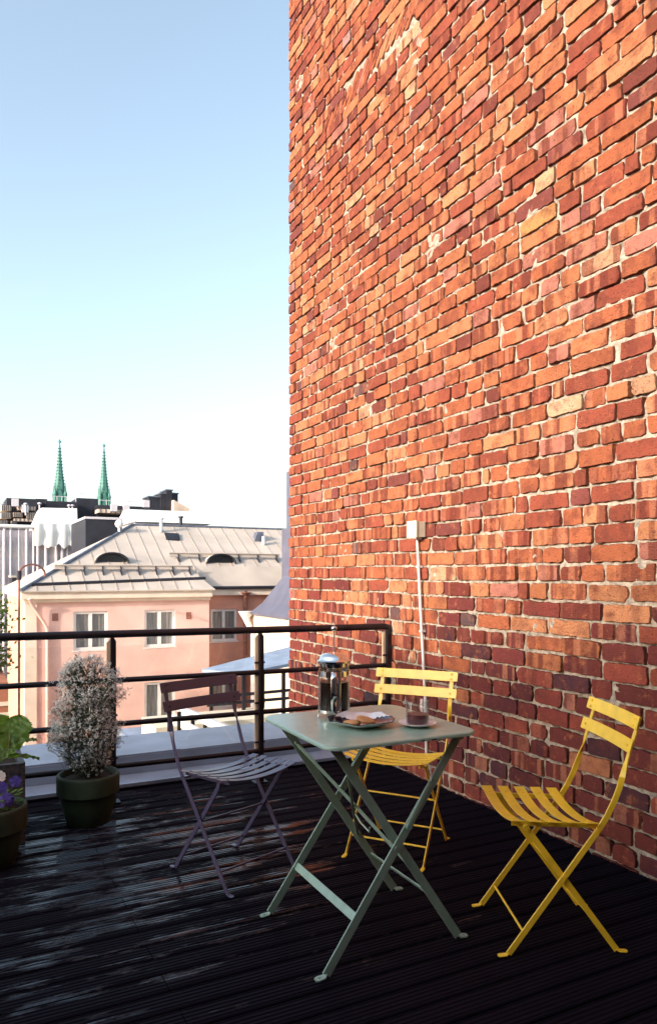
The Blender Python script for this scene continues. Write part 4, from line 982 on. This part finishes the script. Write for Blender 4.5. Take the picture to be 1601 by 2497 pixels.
# ---- cream house with lilac metal roof and a tall clad shaft
def cream_house():
    X0, YB, ZT = 11.55, 30.0, -0.42
    t = thing('cream_house', 'cream rendered house with lilac-grey metal roof close behind the brick wall', 'building', (14, 24, -16))
    mb = MB(); mb.box(X0, X0 + 9, 17.0, YB, -16, ZT); mb.build('wall', M['cream'], t, world=True)
    def rect(x0, x1, y0, y1, z): return [(x0, y0, z), (x1, y0, z), (x1, y1, z), (x0, y1, z)]
    e = rect(11.38, 21, 16.8, 29.5, -0.36); m_ = rect(11.78, 20.6, 17.2, 29.15, 0.05); p_ = rect(12.50, 19.9, 18, 28.6, 1.17)
    mb = MB(); mb.hexa([(p[0], p[1], p[2] - 0.12) for p in e], e); mb.hexa(e, m_); mb.hexa(m_, p_); mb.build('roof', M['lilac'], t, world=True)
    mb = MB(); mb.box(12.60, 16, 24.5, 29.0, -0.3, 3.2); mb.build('shaft', M['lilac'], t, world=True)
    mb = MB(); mb.box(12.62, 15.9, 24.6, 28.55, 3.202, 5.6); mb.build('shaft', M['lilac'], t, world=True)
    mb = MB(); mb.tube([(11.25, 29.75, -0.35), (11.25, 29.75, -0.65), (11.3, 29.7, -0.85), (11.48, 29.5, -1.3), (11.48, 29.5, -16)], [0.36, 0.16, 0.12, 0.11, 0.11], 12); mb.build('downpipe', M['white'], t, smooth=True, world=True)
    for (y0, y1, z0, z1) in ((27.9, 28.25, -1.6, -0.9), (28.6, 29.3, -5.6, -4.2), (26.3, 27.2, -5.6, -4.2), (28.6, 29.3, -2.6, -1.5)):
        mb = MB(); mb.box(X0 - 0.04, X0 + 0.02, y0, y1, z0, z1); w_ = mb.build('window', M['white'], t, world=True)
        m2 = MB()
        m2.box(X0 - 0.055, X0 - 0.041, y0 + 0.08, y1 - 0.08, z0 + 0.08, z1 - 0.08); m2.v = [tuple(Vector(p) - t.location) for p in m2.v]; m2.build('pane', M['curtain'], w_)
cream_house()

# ---- roofed balcony below
def balcony():
    t = thing('roofed_balcony', 'neighbour balcony with a pale grey lean-to roof and dark posts below the terrace', 'balcony', (6.0, 15, -16))
    A = at(492, 1632, 16.2); D = at(585, 1641, 14.6); B = at(705, 1577, 17.6); Cc = at(705, 1618, 14.9)
    ext = lambda p, q, k: p + (q - p) * k
    B2 = ext(A, B, 1.6); C2 = ext(D, Cc, 1.9)
    mb = MB(); mb.hexa([tuple(p - Vector((0, 0, 0.07))) for p in (A, D, C2, B2)], [tuple(p) for p in (A, D, C2, B2)]); mb.build('balcony_roof', M['zinc'], t, world=True)
    for (u, y, vt) in ((515, 16.0, 1640), (572, 15.6, 1645), (594, 14.8, 1645), (640, 14.9, 1640), (691, 15.0, 1632)):
        p = at(u, vt, y); mb = MB(); mb.box(p.x - 0.035, p.x + 0.035, y - 0.035, y + 0.035, -3.3, p.z - 0.02); mb.build('balcony_post', M['rail'], t, world=True)
    for (v0, v1, name) in ((1694, 1683, 'balcony_rail'), (1712, 1702, 'balcony_rail')):
        a = at(505, v0 + 8, 15.0); b = at(705, v1, 15.0); b = ext(a, b, 1.8); mb = MB(); mb.tube([a, b], 0.035, 8); mb.build(name, M['rail'], t, smooth=True, world=True)
    mb = MB(); mb.box(4.3, 11, 15.05, 22.0, -3.6, -3.3); mb.build('balcony_floor', M['zinc'], t, world=True)
    mb = MB(); mb.box(4.6, 11, 15.06, 15.09, -3.28, -2.3); mb.build('balcony_panel', M['mauve'], t, world=True)
balcony()
t = thing('outdoor_stair', 'white stair stringers with dark posts below the terrace', 'stair', (4, 13, -16))
for (a, b) in (((436, 1728), (600, 1800)), ((420, 1752), (500, 1795))):
    p = at(*a, 13.5); q = at(*b, 12.5); mb = MB(); mb.strip([p, q], (0, 0, 1), 0.14, 0.07); mb.build('stringer', M['white'], t, world=True)
for u in (413, 437, 470, 500):
    p = at(u, 1755 if u < 440 else 1765, 13.2); mb = MB(); mb.box(p.x - 0.03, p.x + 0.03, p.y - .03, p.y + .03, -16, p.z + 0.15); mb.build('stair_post', M['rail'], t, world=True)
mb = MB(); p = at(420, 1750, 13.4); mb.box(p.x - 0.2, p.x + 2.4, 13.8, 15.0, -16, p.z - 0.25); mb.build('stair_wall', M['cream'], t, world=True)

# ---- arched pole in front of the pink house
a = at(47, 1700, 28.0); top = at(47, 1400, 28.0); mid = at(72, 1376, 28.4); e = at(110, 1406, 29.6)
t = thing('arched_pole', 'thin dark pole with an arched top rising beside the pink house', 'pole', (a.x, a.y, -16))
P = [Vector((top.x, top.y, -16)), top]
for k in range(1, 13):
    an = math.pi - math.pi * k / 13; c = top.lerp(e, 0.5); c.z = top.z; rx = (e - top).xy.length / 2; dv = Vector((e.x - top.x, e.y - top.y, 0)).normalized()
    P.append(c + dv * rx * math.cos(an) + Vector((0, 0, (mid.z - top.z) * math.sin(an))))
P.append(e)
mb = MB(); mb.tube(P, 0.038, 8); mb.build('shaft', M['rust'], t, smooth=True, world=True)
mb = MB(); mb.tube([top + Vector((0, 0, -0.2)), top + Vector((0, 0, 0.12))], 0.085, 10); mb.build('sleeve', M['dark'], t, smooth=True, world=True)

# ---- scaffolded building
def scaffold():
    Y = 55.0; x1 = at(206, 1300, Y).x; zt = at(50, 1284, Y).z
    t = thing('wrapped_building', 'building under renovation wrapped in white scaffold sheeting and tarpaulins', 'building', (0, 56, -16))
    mb = MB(); mb.box(-14, x1 - 0.2, Y + 1.2, Y + 14, -16, zt - 0.2); mb.build('wall', M['mauve'], t, world=True)
    for k in range(6):
        z = zt - 2.2 - k * 2.9; mb = MB(); mb.box(-13.9, x1 - 0.3, Y + 1.12, Y + 1.19, z, z + 0.9); mb.build('wall_band', M['beige'], t, world=True)
    for k in range(8):
        z = zt - 0.8 - k * 2.0; mb = MB(); mb.box(-14, x1 - 0.1, Y + 0.2, Y + 1.0, z, z + 0.05); mb.build('plank', M['pole'], t, world=True)
    us = [-40, -10, 10, 26, 48, 66, 82, 93, 112, 137, 151, 166, 182, 197]
    rnd = random.Random(2)
    for u in us:
        x = at(u, 1400, Y).x; mb = MB(); mb.tube([(x, Y + 0.05, -16), (x + rnd.uniform(-.05, .05), Y + 0.05, zt - 0.1)], rnd.choice((0.05, 0.08, 0.11)), 8); mb.build('scaffold_pole', M['pole'], t, smooth=True, world=True)
    mb = MB(); n = 60; vs = []
    for i in range(n + 1):
        x = -14 + (x1 + 14) * i / n
        for j in range(9): vs.append((x, Y + 0.15 + 0.06 * math.sin(i * 1.7 + j) - 0.0, -16 + (zt + 16) * j / 8))
    mb.add(vs, [(i * 9 + j, (i + 1) * 9 + j, (i + 1) * 9 + j + 1, i * 9 + j + 1) for i in range(n) for j in range(8)]); mb.build('sheeting', M['sheet'], t, smooth=True, world=True)
    a = at(88, 1288, Y - 0.3); b = at(190, 1288, Y - 0.3); c = at(103, 1238, Y + 1.5); d = at(188, 1240, Y + 1.5)
    mb = MB(); mb.hexa([a, b, (b.x + 0.3, Y + 6, b.z), (a.x, Y + 6, a.z)], [c, d, (d.x + 0.2, Y + 5, d.z), (c.x, Y + 5, c.z)]); mb.build('tarpaulin', M['tarp'], t, world=True)
    mb = MB(); zt2 = a.z; pts = []; rr = random.Random(4)
    n = 18; vs = []
    for i in range(n + 1):
        x = a.x - 0.1 + (b.x - a.x + 0.4) * i / n; sag = 0.35 + 0.45 * noise.noise(Vector((i * 0.5, 3, 1)))
        vs += [(x, Y - 0.45, zt2 + 0.35), (x, Y - 0.5 - 0.1 * math.sin(i * 1.3), zt2 - 0.2), (x, Y - 0.42, zt2 - 0.9 - sag)]
    mb.add(vs, [(i * 3 + j, (i + 1) * 3 + j, (i + 1) * 3 + j + 1, i * 3 + j + 1) for i in range(n) for j in range(2)]); mb.build('tarpaulin', M['tarp'], t, smooth=True, world=True)
    mb = MB(); mb.tube([(-14, Y - 0.05, zt), (a.x, Y - 0.05, zt)], 0.13, 8); mb.build('scaffold_ledger', M['tarp'], t, world=True)
scaffold()
# ---- dark box-like attic and white tent behind the pink roof
a = at(209, 1340, 46); b = at(298, 1268, 46)
t = thing('dark_attic', 'dark sheet-clad attic block with pale coping left of the beige roof', 'building', (a.x + 1, 46, -16))
mb = MB(); mb.box(a.x, b.x, 46, 52, -16, b.z); mb.build('wall', M['dark'], t, world=True)
mb = MB(); mb.box(a.x - 0.05, b.x + 0.05, 45.95, 52.05, b.z + 0.002, b.z + 0.14); mb.build('coping', M['pole'], t, world=True)
a = at(330, 1280, 62); b = at(507, 1243, 62); c = at(330, 1236, 62)
t = thing('white_tent_roof', 'white weather-protection tent standing behind the beige roof', 'tent', (a.x + 3, 62, -16))
mb = MB(); mb.hexa([(a.x, 62, a.z - 3), (b.x, 62, a.z - 3), (b.x, 70, a.z - 3), (a.x, 70, a.z - 3)], [(a.x, 62, a.z + 0.25), (b.x, 62, a.z + 0.25), (b.x, 70, a.z + 0.25), (a.x, 70, a.z + 0.25)]); mb.build('tent_wall', M['sheet'], t, world=True)
mb = MB(); mb.hexa([(a.x - .2, 61.6, a.z + 0.26), (b.x + .3, 61.6, a.z + 0.26), (b.x + .3, 70, a.z + .26), (a.x - .2, 70, a.z + .26)], [(c.x, 64.5, c.z), (b.x - 0.2, 64.5, b.z), (b.x - .2, 67, b.z), (c.x, 67, c.z)]); mb.build('tent_cover', M['tarp'], t, world=True)
mb = MB(); mb.box(at(380, 1280, 44).x, at(556, 1280, 44).x, 44, 45, -5, at(470, 1281, 44).z); t2 = mb.build('dark_roof_edge', M['dark']); tag(t2, 'long low dark roof edge just above the beige ridge', 'roof')

# ---- dark roofscape on the skyline
def skyline():
    Y = 85.0
    t = thing('roof_terrace_block', 'dark stepped roofscape with beige walls on the skyline', 'building', (12, 85, -16))
    for (u0, u1, vt, dy) in ((17, 92, 1214, 0), (88, 116, 1216, 2), (112, 190, 1221, 1), (188, 240, 1214, 3), (238, 352, 1231, 1), (-60, 20, 1238, 4)):
        a = at(u0, vt, Y + dy); b = at(u1, vt, Y + dy); mb = MB(); mb.box(a.x, b.x - 0.01, Y + dy, Y + dy + 8, -16, a.z); mb.build('roof_block', M['dark'], t, world=True)
        if u0 < 240:
            mb = MB(); n = 6; z = a.z + 0.55
            mb.tube([(a.x + .2, Y + dy + .1, z), (b.x - .2, Y + dy + .1, z)], 0.035, 6)
            for i in range(n + 1): x = a.x + .2 + (b.x - a.x - .4) * i / n; mb.tube([(x, Y + dy + .1, a.z), (x, Y + dy + .1, z)], 0.03, 6)
            mb.build('roof_rail', M['pole'], t, world=True)
    for (u0, u1, v0, v1) in ((4, 28, 1232, 1246), (3, 28, 1249, 1264), (44, 87, 1234, 1245), (33, 56, 1249, 1261), (66, 88, 1249, 1267), (34, 84, 1264, 1272), (0, 20, 1269, 1280), (28, 42, 1270, 1280), (240, 300, 1241, 1252), (300, 312, 1258, 1268)):
        a = at(u0, v0, Y - 1.2); b = at(u1, v1, Y - 1.2); mb = MB(); mb.box(a.x, b.x, Y - 1.2, Y + 0.9, b.z, a.z); mb.build('beige_wall', M['beige'], t, world=True)
        n = 5; m2 = MB()
        for i in range(n): x = a.x + (b.x - a.x) * (i + .5) / n; m2.box(x - 0.03, x + 0.03, Y - 1.24, Y - 1.201, b.z, a.z)
        m2.build('balustrade', M['dark'], t, world=True)
    for (u, v) in ((38, 1225), (62, 1240), (279, 1238), (309, 1240), (358, 1228)):
        p = at(u, v, Y - 1.6); mb = MB(); mb.box(p.x - 0.33, p.x + 0.33, p.y, p.y + 0.5, p.z - 0.4, p.z + 0.4); mb.build('ventilation_box', M['pole'], t, world=True)
    for (u, v) in ((63, 1229), (97, 1228), (177, 1233), (169, 1233)):
        p = at(u, v, Y - 1.6); mb = MB(); mb.ball((p.x, p.y, p.z), 0.22, 6, sz=0.6); mb.tube([(p.x, p.y, p.z - 1.2), (p.x, p.y, p.z)], 0.08, 8); mb.build('roof_cowl', M['pole'], t, smooth=True, world=True)
    t = thing('stepped_chimney_stack', 'black stepped chimney block at the right end of the skyline', 'chimney', (22, 86, -16))
    for (u0, u1, vt, dy) in ((363, 394, 1212, 0.5), (392, 410, 1204, 0.2), (406, 420, 1196, 0), (418, 434, 1204, 0.4)):
        a = at(u0, vt, Y + dy); b = at(u1, vt, Y + dy); mb = MB(); mb.box(a.x, b.x, Y + dy, Y + dy + 3, -16, a.z); mb.build('stack', M['dark'], t, world=True)
        mb = MB(); mb.box(a.x - 0.1, b.x + 0.1, Y + dy - 0.1, Y + dy + 3.1, a.z + 0.003, a.z + 0.15); mb.build('chimney_cap', M['zinc_dark'], t, world=True)
    a = at(422, 1238, Y - 1); b = at(462, 1238, Y - 1); c = at(424, 1219, Y - 1)
    mb = MB(); mb.prism([(a.x, Y - 1, a.z - 3), (b.x, Y - 1, a.z - 3), (b.x, Y - 1, a.z), (c.x, Y - 1, c.z)], (0, 5, 0)); tag(mb.build('beige_gable', M['beige']), 'small beige gable wall below the black chimney block', 'gable')
skyline()

# ---- church spires
def spire(u, vt, vb, Y, label, hw):
    T = at(u, vt, Y); B = at(u, vb, Y); H = T.z - B.z
    t = thing('church_spire', label, 'spire', (T.x, T.y, -16), 0, 'twin church spires')
    def ring(r, z, n=8): return [(T.x + r * math.cos(math.pi / 8 + 2 * math.pi * k / n), T.y + r * math.sin(math.pi / 8 + 2 * math.pi * k / n), z) for k in range(n)]
    mb = MB(); zs = [(hw * 0.74, B.z - 1.5), (hw * 0.72, B.z + 0.2 * H), (hw * 0.42, B.z + 0.45 * H), (hw * 0.24, B.z + 0.68 * H), (hw * 0.07, B.z + 0.94 * H)]
    rings = [ring(r, z) for r, z in zs]; vs = sum(rings, []); n = 8
    mb.add(vs, [(i * n + k, i * n + (k + 1) % n, (i + 1) * n + (k + 1) % n, (i + 1) * n + k) for i in range(len(rings) - 1) for k in range(n)] + [tuple(range((len(rings) - 1) * n, len(rings) * n))])
    for k in range(8):                                   # crockets along the arrises
        for j in range(14):
            f_ = 0.18 + 0.72 * j / 14
            for (r0, z0), (r1, z1) in zip(zs[:-1], zs[1:]):
                z = B.z + f_ * H
                if z0 <= z < z1:
                    r = r0 + (r1 - r0) * (z - z0) / (z1 - z0) + 0.08; a = math.pi / 8 + 2 * math.pi * k / 8; cx, cy = T.x + r * math.cos(a), T.y + r * math.sin(a); s_ = 0.14
                    mb.box(cx - s_, cx + s_, cy - s_, cy + s_, z - s_, z + s_)
    mb.build('copper_roof', M['copper'], t, world=True)
    for k in range(4):
        a = math.pi / 4 + k * math.pi / 2; c = (T.x + hw * 0.92 * math.cos(a), T.y + hw * 0.92 * math.sin(a)); mb = MB()
        mb.lathe([(0.5, B.z - 2), (0.5, B.z + 0.08 * H), (0.65, B.z + 0.10 * H), (0.28, B.z + 0.17 * H), (0.02, B.z + 0.30 * H)], 8, c); mb.build('pinnacle', M['copper'], t, world=True)
    for k in range(4):
        a = k * math.pi / 2; d = Vector((math.cos(a), math.sin(a), 0)); s_ = Vector((-d.y, d.x, 0)); c = Vector((T.x, T.y, 0)) + d * hw * 0.78
        mb = MB(); mb.prism([c - s_ * 0.9 + Vector((0, 0, B.z - 2)), c + s_ * 0.9 + Vector((0, 0, B.z - 2)), c + s_ * 0.9 + Vector((0, 0, B.z + .07 * H)), c + Vector((0, 0, B.z + 0.19 * H)), c - s_ * 0.9 + Vector((0, 0, B.z + .07 * H))], -d * 1.2); mb.build('gablet', M['copper'], t, world=True)
    mb = MB(); mb.tube([(T.x, T.y, B.z + 0.93 * H), (T.x, T.y, T.z)], 0.12, 6); mb.ball((T.x, T.y, B.z + 0.955 * H), 0.42, 6); mb.ball((T.x, T.y, T.z - 0.3), 0.25, 6); mb.box(T.x - 0.6, T.x + 0.6, T.y - 0.08, T.y + 0.08, T.z - 0.85, T.z - 0.6); mb.build('finial', M['copper'], t, world=True)
    mb = MB(); mb.box(T.x - hw, T.x + hw, T.y - hw, T.y + hw, -16, B.z - 1.5); mb.build('tower', M['redwall'], t, world=True)
spire(146, 1071, 1222, 260, 'left and slightly taller of the two green copper church spires', 2.5)
spire(254, 1081, 1228, 280, 'right of the two green copper church spires', 2.5)

# ---- tree and low red wall at the left edge
def tree(x, y, zb, zt, rad):
    rnd = random.Random(21); t = thing('street_tree', 'yellow-green leafy tree at the far left edge behind the railing', 'tree', (x, y, -16))
    mb = MB(); mb.tube([(x, y, -16), (x + .2, y, zb), (x, y + .2, zt - 1)], [0.28, 0.18, 0.05], 8)
    for i in range(14):
        a = rnd.uniform(0, 6.28); z = rnd.uniform(zb - 1, zt - 1.5); mb.tube([(x, y, z), (x + math.cos(a) * rad * .8, y + math.sin(a) * rad * .8, z + rnd.uniform(.5, 1.5))], [0.07, 0.02], 6)
    mb.build('trunk', M['bark'], t, world=True)
    mb = MB(); cl = [(rnd.gauss(0, .5), rnd.gauss(0, .5), rnd.uniform(0, 1)) for _ in range(70)]
    for i in range(7000):
        c = rnd.choice(cl); p = Vector((x + c[0] * rad * .8 + rnd.gauss(0, .28), y + c[1] * rad * .8 + rnd.gauss(0, .28), zb + c[2] * (zt - zb) + rnd.gauss(0, .28)))
        n_ = Vector((rnd.gauss(0, 1), rnd.gauss(0, 1), rnd.gauss(.6, 1))).normalized(); u = n_.orthogonal().normalized() * 0.075; v = n_.cross(u)
        mb.add([p - u, p + v * .7, p + u, p - v * .7], [(0, 1, 2, 3)])
    mb.build('crown', M['tree'], t, world=True)
p = at(-84, 1550, 27.0); tree(p.x, 27.0, at(0, 1630, 27).z, at(0, 1478, 27).z, 1.25)
a = at(-60, 1668, 24.0); b = at(21, 1668, 24.0)
t = thing('red_brick_shed', 'low red brick wall with pale bands at the left edge beyond the railing', 'shed', (a.x, 24, -16))
mb = MB(); mb.box(a.x - 4, b.x, 24.0, 28, -16, a.z); mb.build('wall', M['redwall'], t, world=True)
for v0, v1 in ((1712, 1722), (1738, 1800)):
    p = at(0, v0, 24); q = at(0, v1, 24); mb = MB(); mb.box(a.x - 4, b.x + .01, 23.97, 23.999, q.z, p.z); mb.build('wall_band', M['cream'], t, world=True)
